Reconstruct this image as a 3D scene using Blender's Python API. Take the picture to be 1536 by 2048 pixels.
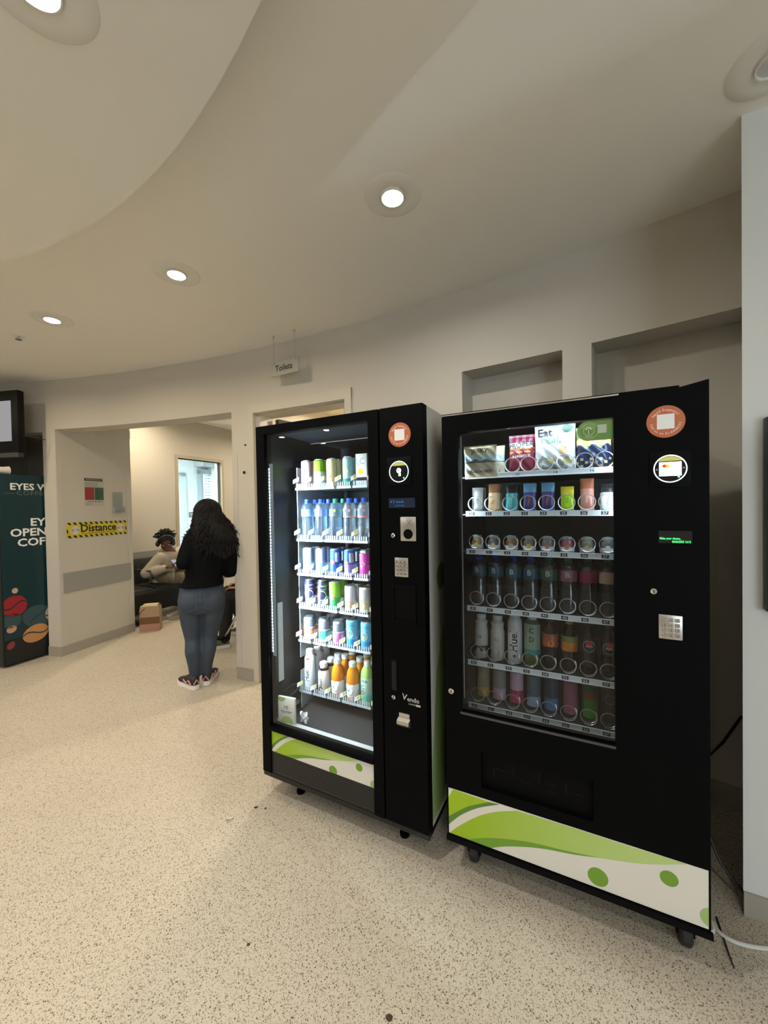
import bpy, bmesh, math, random
from mathutils import Vector, Matrix
random.seed(7)
for o in list(bpy.data.objects): bpy.data.objects.remove(o)
S = bpy.context.scene; COL = S.collection
R_ = math.radians
# ------------------------------------------------------------------ camera
F_PX, PIT, ROL, CH = 772.24, -.0165, -.0176, 1.4781
FW = Vector((0, math.cos(PIT), math.sin(PIT))); UP0 = Vector((0, -math.sin(PIT), math.cos(PIT))); RT0 = Vector((1, 0, 0))
RT = RT0*math.cos(ROL) + UP0*math.sin(ROL); UP = UP0*math.cos(ROL) - RT0*math.sin(ROL)
CAM = Vector((0, 0, CH))
cd = bpy.data.cameras.new('camera'); cam = bpy.data.objects.new('camera', cd); COL.objects.link(cam)
cd.sensor_fit = 'VERTICAL'; cd.sensor_height = 24; cd.lens = 24*F_PX/2048; cd.clip_start = .02; cd.clip_end = 60
cam.matrix_world = Matrix((( RT.x, UP.x, -FW.x, 0), (RT.y, UP.y, -FW.y, 0), (RT.z, UP.z, -FW.z, CH), (0, 0, 0, 1)))
S.camera = cam
def ray(px, py): return FW + RT*((px-768)/F_PX) - UP*((py-1024)/F_PX)
def onz(px, py, z=0.):
    d = ray(px, py); return CAM + d*((z-CH)/d.z)
def onpl(px, py, p, n):
    d = ray(px, py); return CAM + d*((Vector(p)-CAM).dot(n)/d.dot(n))
# ------------------------------------------------------------------ world, exposure
S.view_settings.view_transform = 'Standard'; S.view_settings.look = 'None'
S.view_settings.gamma = 1; S.view_settings.use_curve_mapping = False; S.view_settings.exposure = .42
w = bpy.data.worlds.new('world'); S.world = w; w.use_nodes = True
bg = w.node_tree.nodes['Background']; bg.inputs[0].default_value = (.80, .90, 1, 1); bg.inputs[1].default_value = 5.0
def arealight(name, loc, sx, sy, power, col, rot=(0, 0, 0), shape='RECTANGLE', spread=180, portal=False):
    l = bpy.data.lights.new(name, 'AREA'); l.shape = shape; l.size = sx; l.size_y = sy; l.energy = power; l.color = col; l.spread = R_(spread)
    l.cycles.is_portal = portal
    o = bpy.data.objects.new(name, l); o.location = loc; o.rotation_euler = rot; COL.objects.link(o); return o
arealight('daylight_portal', (1.9, -4.93, 1.3), 3.0, 2.3, 1, (1, 1, 1), (R_(90), 0, 0), portal=True)
# ------------------------------------------------------------------ materials
MATS = {}
def mat(name, col, rough=.5, metal=0., spec=.5, emit=None, es=0., trans=0., alpha=1., coat=0., noise=0., nscale=40., bump=0.):
    if name in MATS: return MATS[name]
    m = bpy.data.materials.new(name); m.use_nodes = True; nt = m.node_tree; b = nt.nodes['Principled BSDF']
    b.inputs['Base Color'].default_value = (*col, 1); b.inputs['Roughness'].default_value = rough; b.inputs['Metallic'].default_value = metal
    b.inputs['Specular IOR Level'].default_value = spec; b.inputs['Coat Weight'].default_value = coat
    b.inputs['Transmission Weight'].default_value = trans; b.inputs['Alpha'].default_value = alpha
    if emit: b.inputs['Emission Color'].default_value = (*emit, 1); b.inputs['Emission Strength'].default_value = es
    if noise or bump:
        tc = nt.nodes.new('ShaderNodeTexCoord'); n = nt.nodes.new('ShaderNodeTexNoise'); n.inputs['Scale'].default_value = nscale; n.inputs['Detail'].default_value = 4
        nt.links.new(tc.outputs['Object'], n.inputs['Vector'])
        if noise:
            r = nt.nodes.new('ShaderNodeMapRange'); r.inputs[3].default_value = 1-noise; r.inputs[4].default_value = 1+noise
            mx = nt.nodes.new('ShaderNodeVectorMath'); mx.operation = 'SCALE'; mx.inputs[0].default_value = col
            nt.links.new(n.outputs['Fac'], r.inputs[0]); nt.links.new(r.outputs[0], mx.inputs['Scale']); nt.links.new(mx.outputs[0], b.inputs['Base Color'])
        if bump:
            bp = nt.nodes.new('ShaderNodeBump'); bp.inputs['Strength'].default_value = bump; bp.inputs['Distance'].default_value = .004
            nt.links.new(n.outputs['Fac'], bp.inputs['Height']); nt.links.new(bp.outputs[0], b.inputs['Normal'])
    MATS[name] = m; return m
def glassmat(name, tint=(1, 1, 1), refl=1., haze=0.):
    if name in MATS: return MATS[name]
    m = bpy.data.materials.new(name); m.use_nodes = True; nt = m.node_tree; nt.nodes.clear()
    out = nt.nodes.new('ShaderNodeOutputMaterial'); tr = nt.nodes.new('ShaderNodeBsdfTransparent'); tr.inputs[0].default_value = (*tint, 1)
    gl = nt.nodes.new('ShaderNodeBsdfGlossy'); gl.inputs['Roughness'].default_value = .01 if not haze else .12
    fr = nt.nodes.new('ShaderNodeFresnel'); fr.inputs[0].default_value = 1.5
    mu = nt.nodes.new('ShaderNodeMath'); mu.operation = 'MULTIPLY'; mu.use_clamp = True
    ge = nt.nodes.new('ShaderNodeNewGeometry'); ff = nt.nodes.new('ShaderNodeMath'); ff.operation = 'MULTIPLY_ADD'; ff.inputs[1].default_value = -refl; ff.inputs[2].default_value = refl
    nt.links.new(ge.outputs['Backfacing'], ff.inputs[0]); nt.links.new(ff.outputs[0], mu.inputs[1])
    mx = nt.nodes.new('ShaderNodeMixShader'); L = nt.links.new
    L(fr.outputs[0], mu.inputs[0]); L(mu.outputs[0], mx.inputs[0]); L(tr.outputs[0], mx.inputs[1]); L(gl.outputs[0], mx.inputs[2])
    last = mx
    if haze:
        df = nt.nodes.new('ShaderNodeBsdfTranslucent'); df.inputs[0].default_value = (.85, .95, 1, 1)
        d2 = nt.nodes.new('ShaderNodeBsdfDiffuse'); d2.inputs[0].default_value = (.85, .95, 1, 1)
        a = nt.nodes.new('ShaderNodeMixShader'); L(df.outputs[0], a.inputs[1]); L(d2.outputs[0], a.inputs[2])
        h = nt.nodes.new('ShaderNodeMixShader'); h.inputs[0].default_value = haze; L(mx.outputs[0], h.inputs[1]); L(a.outputs[0], h.inputs[2]); last = h
    L(last.outputs[0], out.inputs[0]); MATS[name] = m; return m
def emat(name, col, s):
    if name in MATS: return MATS[name]
    m = bpy.data.materials.new(name); m.use_nodes = True; nt = m.node_tree; nt.nodes.clear()
    out = nt.nodes.new('ShaderNodeOutputMaterial'); e = nt.nodes.new('ShaderNodeEmission'); e.inputs[0].default_value = (*col, 1); e.inputs[1].default_value = s
    nt.links.new(e.outputs[0], out.inputs[0]); MATS[name] = m; return m
def floor_material():
    m = bpy.data.materials.new('speckled_vinyl'); m.use_nodes = True; nt = m.node_tree; b = nt.nodes['Principled BSDF']; L = nt.links.new
    tc = nt.nodes.new('ShaderNodeTexCoord')
    def vor(scale, thr, dist):
        v = nt.nodes.new('ShaderNodeTexVoronoi'); v.inputs['Scale'].default_value = scale; v.inputs['Randomness'].default_value = 1
        L(tc.outputs['Object'], v.inputs['Vector'])
        s = nt.nodes.new('ShaderNodeSeparateColor'); L(v.outputs['Color'], s.inputs[0])
        c = nt.nodes.new('ShaderNodeMath'); c.operation = 'LESS_THAN'; c.inputs[1].default_value = thr; L(s.outputs[0], c.inputs[0])
        # size differs from chip to chip
        sz = nt.nodes.new('ShaderNodeMath'); sz.operation = 'MULTIPLY'; sz.inputs[1].default_value = dist; L(s.outputs[1], sz.inputs[0])
        d = nt.nodes.new('ShaderNodeMath'); d.operation = 'LESS_THAN'; L(v.outputs['Distance'], d.inputs[0]); L(sz.outputs[0], d.inputs[1])
        a = nt.nodes.new('ShaderNodeMath'); a.operation = 'MULTIPLY'; L(c.outputs[0], a.inputs[0]); L(d.outputs[0], a.inputs[1]); return a
    n = nt.nodes.new('ShaderNodeTexNoise'); n.inputs['Scale'].default_value = 2.2; n.inputs['Detail'].default_value = 3; L(tc.outputs['Object'], n.inputs['Vector'])
    n2 = nt.nodes.new('ShaderNodeTexNoise'); n2.inputs['Scale'].default_value = 160; n2.inputs['Detail'].default_value = 2; L(tc.outputs['Object'], n2.inputs['Vector'])
    base = nt.nodes.new('ShaderNodeMix'); base.data_type = 'RGBA'; base.inputs[6].default_value = (.50, .445, .36, 1); base.inputs[7].default_value = (.60, .545, .45, 1); L(n.outputs['Fac'], base.inputs[0])
    b2 = nt.nodes.new('ShaderNodeMix'); b2.data_type = 'RGBA'; b2.inputs[7].default_value = (.38, .31, .22, 1)
    r2 = nt.nodes.new('ShaderNodeMapRange'); r2.inputs[1].default_value = .55; r2.inputs[2].default_value = .75; r2.inputs[4].default_value = .55; L(n2.outputs['Fac'], r2.inputs[0])
    L(r2.outputs[0], b2.inputs[0]); L(base.outputs[2], b2.inputs[6])
    cur = b2
    for sc, thr, di, c in ((280, .85, .60, (.27, .215, .15, 1)), (190, .36, .50, (.11, .082, .055, 1))):
        a = vor(sc, thr, di); mx = nt.nodes.new('ShaderNodeMix'); mx.data_type = 'RGBA'; mx.inputs[7].default_value = c
        L(a.outputs[0], mx.inputs[0]); L(cur.outputs[2], mx.inputs[6]); cur = mx
    L(cur.outputs[2], b.inputs['Base Color']); b.inputs['Roughness'].default_value = .42; b.inputs['Specular IOR Level'].default_value = .35
    MATS['floor'] = m; return m
# ------------------------------------------------------------------ mesh builder
class MB:
    def __init__(s): s.v = []; s.f = []; s.m = []
    def add(s, vs, fs, mi=0):
        b = len(s.v); s.v += [tuple(v) for v in vs]
        for i, f in enumerate(fs): s.f.append([b+k for k in f]); s.m.append(mi[i] if isinstance(mi, list) else mi)
        return s
    def box(s, x0, x1, y0, y1, z0, z1, mi=0):
        return s.add([(x, y, z) for z in (z0, z1) for y in (y0, y1) for x in (x0, x1)],
                     [(0, 2, 3, 1), (4, 5, 7, 6), (0, 1, 5, 4), (2, 6, 7, 3), (0, 4, 6, 2), (1, 3, 7, 5)], mi)
    def rbox(s, x0, x1, y0, y1, z0, z1, r, mi=0, seg=2):
        bm = bmesh.new(); bmesh.ops.create_cube(bm, size=1)
        for v in bm.verts: v.co = Vector(((x0+x1)/2+v.co.x*(x1-x0), (y0+y1)/2+v.co.y*(y1-y0), (z0+z1)/2+v.co.z*(z1-z0)))
        bmesh.ops.bevel(bm, geom=bm.edges[:], offset=r, segments=seg, affect='EDGES', profile=.5, clamp_overlap=True)
        bm.verts.index_update(); s.add([v.co for v in bm.verts], [[v.index for v in f.verts] for f in bm.faces], mi); bm.free(); return s
    def lathe(s, prof, seg=24, c=(0, 0, 0), cap=True):
        # prof: (radius, z, material index of the band up to the next point)
        vs = []; fs = []; ms = []; n = len(prof)
        for p in prof:
            for k in range(seg):
                a = 2*math.pi*k/seg; vs.append((c[0]+p[0]*math.cos(a), c[1]+p[0]*math.sin(a), c[2]+p[1]))
        for i in range(n-1):
            for k in range(seg):
                k2 = (k+1) % seg; fs.append((i*seg+k, i*seg+k2, (i+1)*seg+k2, (i+1)*seg+k)); ms.append(prof[i][2] if len(prof[i]) > 2 else 0)
        if cap:
            fs.append(tuple(range(seg))[::-1]); ms.append(prof[0][2] if len(prof[0]) > 2 else 0)
            fs.append(tuple((n-1)*seg+k for k in range(seg))); ms.append(prof[-1][2] if len(prof[-1]) > 2 else 0)
        return s.add(vs, fs, ms)
    def tube(s, pts, r, seg=8, mi=0, closed=False):
        pts = [Vector(p) for p in pts]; n = len(pts); vs = []; fs = []; up = None
        for i, p in enumerate(pts):
            a = pts[(i-1) % n] if closed or i > 0 else p; b = pts[(i+1) % n] if closed or i < n-1 else p
            t = (b-a)
            t = t.normalized() if t.length > 1e-9 else Vector((0, 0, 1))
            if up is None: up = t.orthogonal().normalized()
            else:
                up = up - t*up.dot(t)
                up = up.normalized() if up.length > 1e-6 else t.orthogonal().normalized()
            q = t.cross(up); rr = r[i] if isinstance(r, (list, tuple)) else r
            for k in range(seg):
                g = 2*math.pi*k/seg; vs.append(p + up*(rr*math.cos(g)) + q*(rr*math.sin(g)))
        for i in range(n if closed else n-1):
            j = (i+1) % n
            for k in range(seg): k2 = (k+1) % seg; fs.append((i*seg+k, i*seg+k2, j*seg+k2, j*seg+k))
        if not closed: fs.append(tuple(range(seg))[::-1]); fs.append(tuple((n-1)*seg+k for k in range(seg)))
        return s.add(vs, fs, mi)
    def poly(s, pts, mi=0): return s.add(pts, [tuple(range(len(pts)))], mi)
    def prism(s, pts, a, b, axis='y', mi=0):
        # pts 2-D outline; extruded along axis from a to b
        def P(p, t): return {'y': (p[0], t, p[1]), 'z': (p[0], p[1], t), 'x': (t, p[0], p[1])}[axis]
        n = len(pts); vs = [P(p, a) for p in pts]+[P(p, b) for p in pts]
        return s.add(vs, [tuple(range(n))[::-1], tuple(range(n, 2*n))]+[(i, (i+1) % n, n+(i+1) % n, n+i) for i in range(n)], mi)
    def arc(s, a0, a1, r0, r1, z0, z1, mi=0, step=.5):
        # curved block round the rotunda's centre, angles in degrees
        n = max(1, int(math.ceil(abs(a1-a0)/step))); vs = []
        for i in range(n+1):
            a = R_(a0+(a1-a0)*i/n)
            for r, z in ((r0, z0), (r1, z0), (r1, z1), (r0, z1)): vs.append((CC[0]+r*math.cos(a), CC[1]+r*math.sin(a), z))
        fs = [(0, 1, 2, 3), tuple(4*n+k for k in (3, 2, 1, 0))]
        for i in range(n):
            for k in range(4): k2 = (k+1) % 4; fs.append((4*i+k, 4*(i+1)+k, 4*(i+1)+k2, 4*i+k2))
        return s.add(vs, fs, mi)
    def xf(s, M, start=0):
        for i in range(start, len(s.v)): s.v[i] = tuple(M @ Vector(s.v[i]))
        return s
    def mesh(s, name, mats, smooth=True):
        me = bpy.data.meshes.new(name); me.from_pydata(s.v, [], s.f)
        for m in (mats if isinstance(mats, (list, tuple)) else [mats]): me.materials.append(m)
        me.polygons.foreach_set('material_index', s.m)
        bm = bmesh.new(); bm.from_mesh(me); bmesh.ops.recalc_face_normals(bm, faces=bm.faces); bm.to_mesh(me); bm.free()
        if smooth:
            me.polygons.foreach_set('use_smooth', [True]*len(me.polygons)); me.set_sharp_from_angle(angle=R_(38))
        me.update(); return me
    def build(s, name, mats, parent=None, smooth=True): return obj(name, s.mesh(name, mats, smooth), parent)
def obj(name, me, parent=None, loc=None, rz=0.):
    o = bpy.data.objects.new(name, me); COL.objects.link(o); o.parent = parent
    if loc is not None: o.location = loc
    if rz: o.rotation_euler.z = rz
    return o
def tag(o, label=None, cat=None, group=None, kind=None):
    if label: o['label'] = label
    if cat: o['category'] = cat
    if group: o['group'] = group
    if kind: o['kind'] = kind
    return o
def thing(name, label, cat, loc=(0, 0, 0), rz=0., group=None): return tag(obj(name, None, None, loc, rz), label, cat, group)
def struct(name, mb, mats, parent=None, smooth=True):
    o = mb.build(name, mats, parent, smooth)
    if parent is None: o['kind'] = 'structure'
    return o
def tree(o, parent=None):
    c = o.copy(); COL.objects.link(c); c.parent = parent
    for ch in [x for x in o.children]: tree(ch, c)
    return c
_tx = {}
def text(s, size=1., bold=0., align='CENTER', spacing=1.):
    # flat glyph geometry of a line of lettering: (verts2d, faces), cached
    k = (s, bold, align, spacing)
    if k not in _tx:
        cu = bpy.data.curves.new('t', 'FONT'); cu.body = s; cu.size = 1; cu.align_x = align; cu.align_y = 'CENTER'; cu.resolution_u = 2; cu.offset = bold; cu.space_character = spacing; cu.fill_mode = 'FRONT'
        o = bpy.data.objects.new('t', cu); me = bpy.data.meshes.new_from_object(o)
        _tx[k] = ([(v.co.x, v.co.y) for v in me.vertices], [tuple(p.vertices) for p in me.polygons])
        bpy.data.objects.remove(o); bpy.data.curves.remove(cu); bpy.data.meshes.remove(me)
    v, f = _tx[k]; return [(x*size, y*size) for x, y in v], f
def addtext(mb, s, size, c, y=0., bold=0., align='CENTER', mi=0, rot=0., sx=1., wrap=None, spacing=1.):
    # on the local x-z plane at depth y, facing -y; wrap = radius of a cylinder to bend it round
    v, f = text(s, size, bold, align, spacing); ca, sa = math.cos(rot), math.sin(rot); out = []
    for x, z in v:
        x *= sx; X, Z = x*ca-z*sa+c[0], x*sa+z*ca+c[1]
        out.append((wrap*math.sin(X/wrap), -wrap*math.cos(X/wrap)+y, Z) if wrap else (X, y, Z))
    return mb.add(out, f, mi)
def arctext(mb, s, size, c, r, a0, y, mi=0, bold=0., inward=False, step=None):
    # letters set one by one round a circle; a0 = middle angle in degrees
    adv = [(.33 if ch in " ilI.-'" else .46 if ch in 'trf1' else .62)*size for ch in s]; tot = sum(adv); t = -tot/2
    for ch, ad in zip(s, adv):
        q = (t+ad/2)/r; t += ad
        a = R_(a0) + (q if inward else -q); rot = a+math.pi/2 if inward else a-math.pi/2
        if ch != ' ': addtext(mb, ch, size, (c[0]+r*math.cos(a), c[1]+r*math.sin(a)), y, bold, mi=mi, rot=rot)
    return mb
def dashes(mb, x0, x1, z, h, y, mi=0):
    # small print too fine to read: word-long strokes
    rn = random.Random(int((x0+z)*1e4)); x = x0
    while x < x1:
        w_ = min(h*rn.uniform(1.2, 3.6), x1-x)
        if w_ > h*.6: mb.add([(x, y, z-h/2), (x+w_, y, z-h/2), (x+w_, y, z+h/2), (x, y, z+h/2)], [(0, 1, 2, 3)], mi)
        x += w_+h*.7
    return mb
def disc2(cx, cz, r, n=24, rz=None): return [(cx+r*math.cos(2*math.pi*k/n), cz+(rz or r)*math.sin(2*math.pi*k/n)) for k in range(n)]
def clip(poly, x0, x1, z0, z1):
    for ax, lim, sg in ((0, x0, 1), (0, x1, -1), (1, z0, 1), (1, z1, -1)):
        out = []
        for i, p in enumerate(poly):
            q = poly[i-1]; ip = (p[ax]-lim)*sg >= 0; iq = (q[ax]-lim)*sg >= 0
            if ip != iq: t = (lim-q[ax])/(p[ax]-q[ax]); out.append((q[0]+(p[0]-q[0])*t, q[1]+(p[1]-q[1])*t))
            if ip: out.append(p)
        poly = out
        if len(poly) < 3: return []
    return poly
WHITE = lambda: mat('white_plastic', (.8, .8, .8), .4)
BLACKT = lambda: mat('black_print', (.012, .012, .014), .6)
WHITET = lambda: mat('white_print', (.82, .82, .8), .6)
STEEL = lambda: mat('brushed_steel', (.62, .60, .57), .32, .95, noise=.06, nscale=120)
# ------------------------------------------------------------------ rotunda: curved front wall
CC = (-5.281, -6.772); RW = 10.8586; TH = .19; CEIL = 2.8
def apt(a, r=RW, z=0.): return Vector((CC[0]+r*math.cos(R_(a)), CC[1]+r*math.sin(R_(a)), z))
WALLP = mat('wall_paint', (.56, .52, .45), .62, spec=.25, bump=.06, nscale=260)
CEILP = mat('ceiling_paint', (.84, .815, .75), .7, spec=.2, bump=.05, nscale=300)
SKIRT = mat('skirting_vinyl', (.36, .33, .27), .5, noise=.06, nscale=60)
BANDM = mat('bumper_rail_vinyl', (.30, .295, .27), .5)
GUARD = mat('corner_guard_plastic', (.55, .51, .45), .4)
TRIMP = mat('door_frame_paint', (.56, .52, .44), .45)
fl = MB().add([(-11, -6, 0), (6, -6, 0), (6, 13, 0), (-11, 13, 0)], [(0, 1, 2, 3)]); struct('floor', fl, floor_material())
cl = MB(); cl.add([(-11, -6, CEIL), (6, -6, CEIL), (6, 5, CEIL), (-11, 5, CEIL)], [(0, 3, 2, 1)])
cpts = [(CC[0]+RW*math.cos(R_(a))*1.002, CC[1]+RW*math.sin(R_(a))*1.002) for a in [x*.9+46 for x in range(70)]]
cl = MB().prism([(6, -6), (6, 1.2)]+cpts+[(-11, 3), (-11, -6)], CEIL, CEIL+.1, 'z'); struct('ceiling', cl, CEILP)
dz = 2.68; DC = (-2.68, -1.285); DR = 3.277
struct('ceiling_disc', MB().lathe([(DR, dz), (DR, CEIL-.0005)], 160, (*DC, 0)), CEILP)
LT = 2.303
wf = MB()
wf.arc(50.6, 54.06, RW, RW+TH, LT, CEIL); wf.arc(50.3, 54.06, RW+TH, RW+TH+.1, 0, CEIL)
wf.arc(54.06, 54.8, RW, RW+TH+.1, 0, CEIL)
wf.arc(54.8, 57.83, RW, RW+TH, LT, CEIL); wf.arc(54.8, 57.83, RW+TH, RW+TH+.1, 0, CEIL)
wf.arc(57.83, 62.5, RW, RW+TH+.02, 0, CEIL)
wf.arc(62.5, 67.22, RW, RW+TH+.02, 2.262, CEIL)
wf.arc(67.22, 68.47, RW, RW+TH, 0, CEIL)
wf.arc(68.47, 79.5, RW, RW+TH, LT, CEIL+.25)
wf.arc(79.5, 87, RW, RW+.12, 2.285, CEIL+.25)
wf.arc(87, 108, RW, RW+.12, 0, CEIL)
WALLF = struct('wall_front', wf, WALLP, smooth=True)
# wall beside the coffee machine, carrying the distance sign (thin wedge so that the machine tucks in behind its end)
PL = apt(80.3); PC = apt(79.5); DE = Vector((-3.068, 4.695, 0)); DD = (DE-PC).normalized(); DN = Vector((DD.y, -DD.x, 0))
wl = MB().prism([(p.x, p.y) for p in (PL, PC, DE, DE-DN*.07)], 0, 2.96, 'z'); WALLL = struct('wall_left', wl, WALLP, smooth=False)
def DWp(s, z, off=0.): p = PC + DD*s + DN*off; return Vector((p.x, p.y, z))
# pier on the right
G = Vector((1.255, 1.352, 0)); PD = Vector((.89, -.45, 0)).normalized(); PN = Vector((PD.y, -PD.x, 0))
ge = G+PD*2.9; gb = G+Vector((.688, .726, 0))*.66
WALLR = struct('wall_right', MB().prism([(G.x, G.y), (ge.x, ge.y), (ge.x+.4, ge.y+.8), (gb.x, gb.y)], 0, CEIL, 'z'), mat('pier_paint', (.66, .67, .645), .6, spec=.25, bump=.05, nscale=260), smooth=False)
# waiting area behind the opening
WD = Vector((.42, .91, 0)).normalized(); WN = Vector((WD.y, -WD.x, 0)); W0 = Vector((-3.64, 5.63, 0)); WC = 2.96
def Wp(s, off=0., z=0.): p = W0+WD*s+WN*off; return Vector((p.x, p.y, z))
def wbox(mb, s0, s1, o0, o1, z0, z1, mi=0):
    q = [Wp(s0, o0), Wp(s1, o0), Wp(s1, o1), Wp(s0, o1)]; return mb.prism([(p.x, p.y) for p in q], z0, z1, 'z', mi)
DL, DRt, DT = .72, 1.60, 2.315
wb = MB(); wbox(wb, -.7, DL, -.14, 0, 0, WC); wbox(wb, DL, DRt, -.14, 0, DT, WC); wbox(wb, DRt, 5.2, -.14, 0, 0, WC)
WALLB = struct('wall_back', wb, WALLP, smooth=False)
we = MB(); e0 = DE; e1 = Wp(-.7)
we.prism([(e0.x, e0.y), (e1.x, e1.y), (e1.x-.05, e1.y-.1), (e0.x-.08, e0.y-.1)], 0, WC, 'z')
wbox(we, 5.2, 5.3, -.14, 3.2, 0, WC)
we.arc(67.9, 68.4, RW+TH, RW+6.5, 0, WC, step=.5)
struct('wall_waiting', we, WALLP, smooth=False)
struct('ceiling_waiting', MB().prism([(-4.4, 4.6)]+[(apt(a, RW+TH-.02).x, apt(a, RW+TH-.02).y) for a in (80, 77, 74, 71, 68)]+[(apt(68, RW+6.5).x, apt(68, RW+6.5).y), (-3.6, 11), (-5, 7)], WC, WC+.08, 'z'), CEILP)
# far room seen through the doorway
FD = 2.3
COOL = mat('cool_white_paint', (.78, .82, .83), .6)
fr = MB(); wbox(fr, -1.6, 4.2, -.14-FD-.1, -.14-FD, 0, 2.9); wbox(fr, 3.4, 3.5, -.14-FD, -.14, 0, 2.9); wbox(fr, -1.6, -1.5, -.14-FD, -.14, 0, 2.9)
struct('wall_far', fr, COOL, smooth=False)
fc = MB(); wbox(fc, -1.6, 4.2, -.14-FD, -.141, 2.75, 2.85); struct('ceiling_far', fc, COOL, smooth=False)
# coffee niche and toilet lobby
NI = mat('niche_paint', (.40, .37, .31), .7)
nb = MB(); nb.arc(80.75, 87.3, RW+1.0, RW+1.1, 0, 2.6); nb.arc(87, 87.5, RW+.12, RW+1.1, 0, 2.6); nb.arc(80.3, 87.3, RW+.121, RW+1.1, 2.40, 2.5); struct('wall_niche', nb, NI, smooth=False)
tb = MB(); tb.arc(61.6, 67.8, RW+2.2, RW+2.3, 0, 2.55); tb.arc(61.4, 61.6, RW+TH+.021, RW+2.3, 0, 2.55); tb.arc(67.6, 67.8, RW+TH+.021, RW+2.3, 0, 2.55); tb.arc(61.5, 67.8, RW+TH+.021, RW+2.3, 2.55, 2.62)
struct('wall_toilets', tb, mat('cream_paint', (.80, .74, .62), .6), smooth=False)
# lobby behind the camera
LOB = MB(); LOB.box(-11, -10.9, -6, 5, 0, CEIL); LOB.box(3.55, 3.65, -6, .6, 0, CEIL)
LOB.box(-11, .4, -5.1, -5, 0, CEIL); LOB.box(3.4, 3.6, -5.1, -5, 0, CEIL); LOB.box(.4, 3.4, -5.1, -5, 2.45, CEIL); LOB.box(.4, 3.4, -5.1, -5, 0, .15)
struct('wall_lobby', LOB, WALLP, smooth=False)
ent = tag(obj('window_1', None), kind='structure')
for k in range(4): MB().box(.4+k*.75-.03 if k else .4, .4+k*.75+.03, -5.08, -5.02, .15, 2.45).build('mullion', mat('dark_aluminium', (.08, .08, .085), .4, .6), ent)
for k in range(4): MB().box(.43+k*.75, .4+(k+1)*.75-.03, -5.055, -5.045, .15, 2.45).build('pane', glassmat('window_glass', (.95, .97, .97)), ent)
# skirtings, bumper rails, corner guards, frames
sk = MB(); sk.arc(67.3, 68.47, RW-.006, RW, 0, .105); struct('baseboard_front', sk, SKIRT)
sk = MB(); sk.arc(50.4, 54.06, RW+TH-.006, RW+TH, 0, .106); struct('baseboard_niche', sk, SKIRT)
def strip(a, b, z0, z1, t, n): return MB().prism([(p.x, p.y) for p in (a, b, b+n*t, a+n*t)], z0, z1, 'z')
struct('baseboard_left', strip(PC, DE, 0, .1, .008, DN), SKIRT, smooth=False)
pn = Vector((PC.y-PL.y, PL.x-PC.x, 0)).normalized()
struct('baseboard_pillar', strip(PL, PC+DN*.008, 0, .1, .008, pn*(1 if pn.y < 0 else -1)), SKIRT, smooth=False)
struct('baseboard_right', strip(G, ge, 0, .087, .008, PN), SKIRT, smooth=False)
struct('baseboard_back', strip(Wp(-.7), Wp(DL-.07), 0, .1, .008, WN), SKIRT, smooth=False)
struct('trim_1', strip(PC+DD*.03, PC+DD*.79, .642, .843, .01, DN), BANDM, smooth=False)
struct('trim_2', strip(Wp(-.6), Wp(DL-.07), .66, .86, .012, WN), BANDM, smooth=False)
def guard(name, p, d1, d2, z0, z1, w=.05, t=.004):
    m = MB(); 
    for d, o in ((d1, d2), (d2, d1)):
        q = [p-o*t*1.0, p-o*t+d*w, p+d*w, p]; m.prism([(v.x, v.y) for v in q], z0, z1, 'z')
    return struct(name, m, GUARD, smooth=False)
guard('trim_3', PC, DD, (PL-PC).normalized(), .1, 1.925)
guard('trim_4', DE, -DD, (e1-e0).normalized(), .1, 1.945)
j = apt(68.47); rad = Vector((math.cos(R_(68.47)), math.sin(R_(68.47)), 0)); tg = Vector((rad.y, -rad.x, 0))
guard('trim_5', j, tg, rad, .105, 1.94, .055)
for zz, aa, rr in ((1.78, 67.8, .013), (2.011, 67.7, .008)):
    p = apt(aa, RW-.002, zz); o = MB().lathe([(rr, 0), (rr, .004)], 16).build('fixing_hole', mat('dark_hole', (.01, .01, .01), .9), WALLF); o.location = p; o.rotation_euler = (R_(90), 0, R_(aa-90))
# ------------------------------------------------------------------ doorway to the toilets, inner doorway
d1 = tag(obj('door_1', None), kind='structure')
MB().arc(67.2, 67.46, RW-.014, RW, 0, 2.345).build('frame_post', TRIMP, d1); MB().arc(62.22, 62.52, RW-.014, RW, 0, 2.345).build('frame_post', TRIMP, d1)
MB().arc(62.22, 67.46, RW-.014, RW, 2.268, 2.345).build('frame_head', TRIMP, d1); MB().arc(62.5, 67.22, RW+.03, RW+TH, 2.256, 2.2635).build('lining_head', TRIMP, d1)
MB().arc(67.0, 67.22, RW+.03, RW+TH, 0, 2.256).build('lining_post', TRIMP, d1); MB().arc(62.5, 62.7, RW+.03, RW+TH, 0, 2.256).build('lining_post', TRIMP, d1)
h0 = apt(66.95, RW+TH+.03); hd = Vector((.62, .78, 0)).normalized(); hn = Vector((hd.y, -hd.x, 0))
leaf = MB().prism([(p.x, p.y) for p in (h0, h0+hd*.84, h0+hd*.84+hn*.045, h0+hn*.045)], .01, 2.25, 'z').build('door_leaf', mat('dark_door_laminate', (.05, .05, .055), .45), d1, False)
hp = h0+hd*.74+hn*.06
MB().tube([(hp.x, hp.y, .95), (hp.x, hp.y, 1.2)], .012).build('pull_handle', STEEL(), leaf)
d2 = tag(obj('door_2', None), kind='structure')
for s0, s1, z0, z1 in ((DL-.05, DL, 0, DT+.05), (DRt, DRt+.05, 0, DT+.05), (DL, DRt, DT, DT+.05)):
    m = MB(); wbox(m, s0, s1, -.145, .012, z0, z1); m.build('frame_post', mat('tan_frame_paint', (.45, .38, .27), .5), d2, False)
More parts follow.
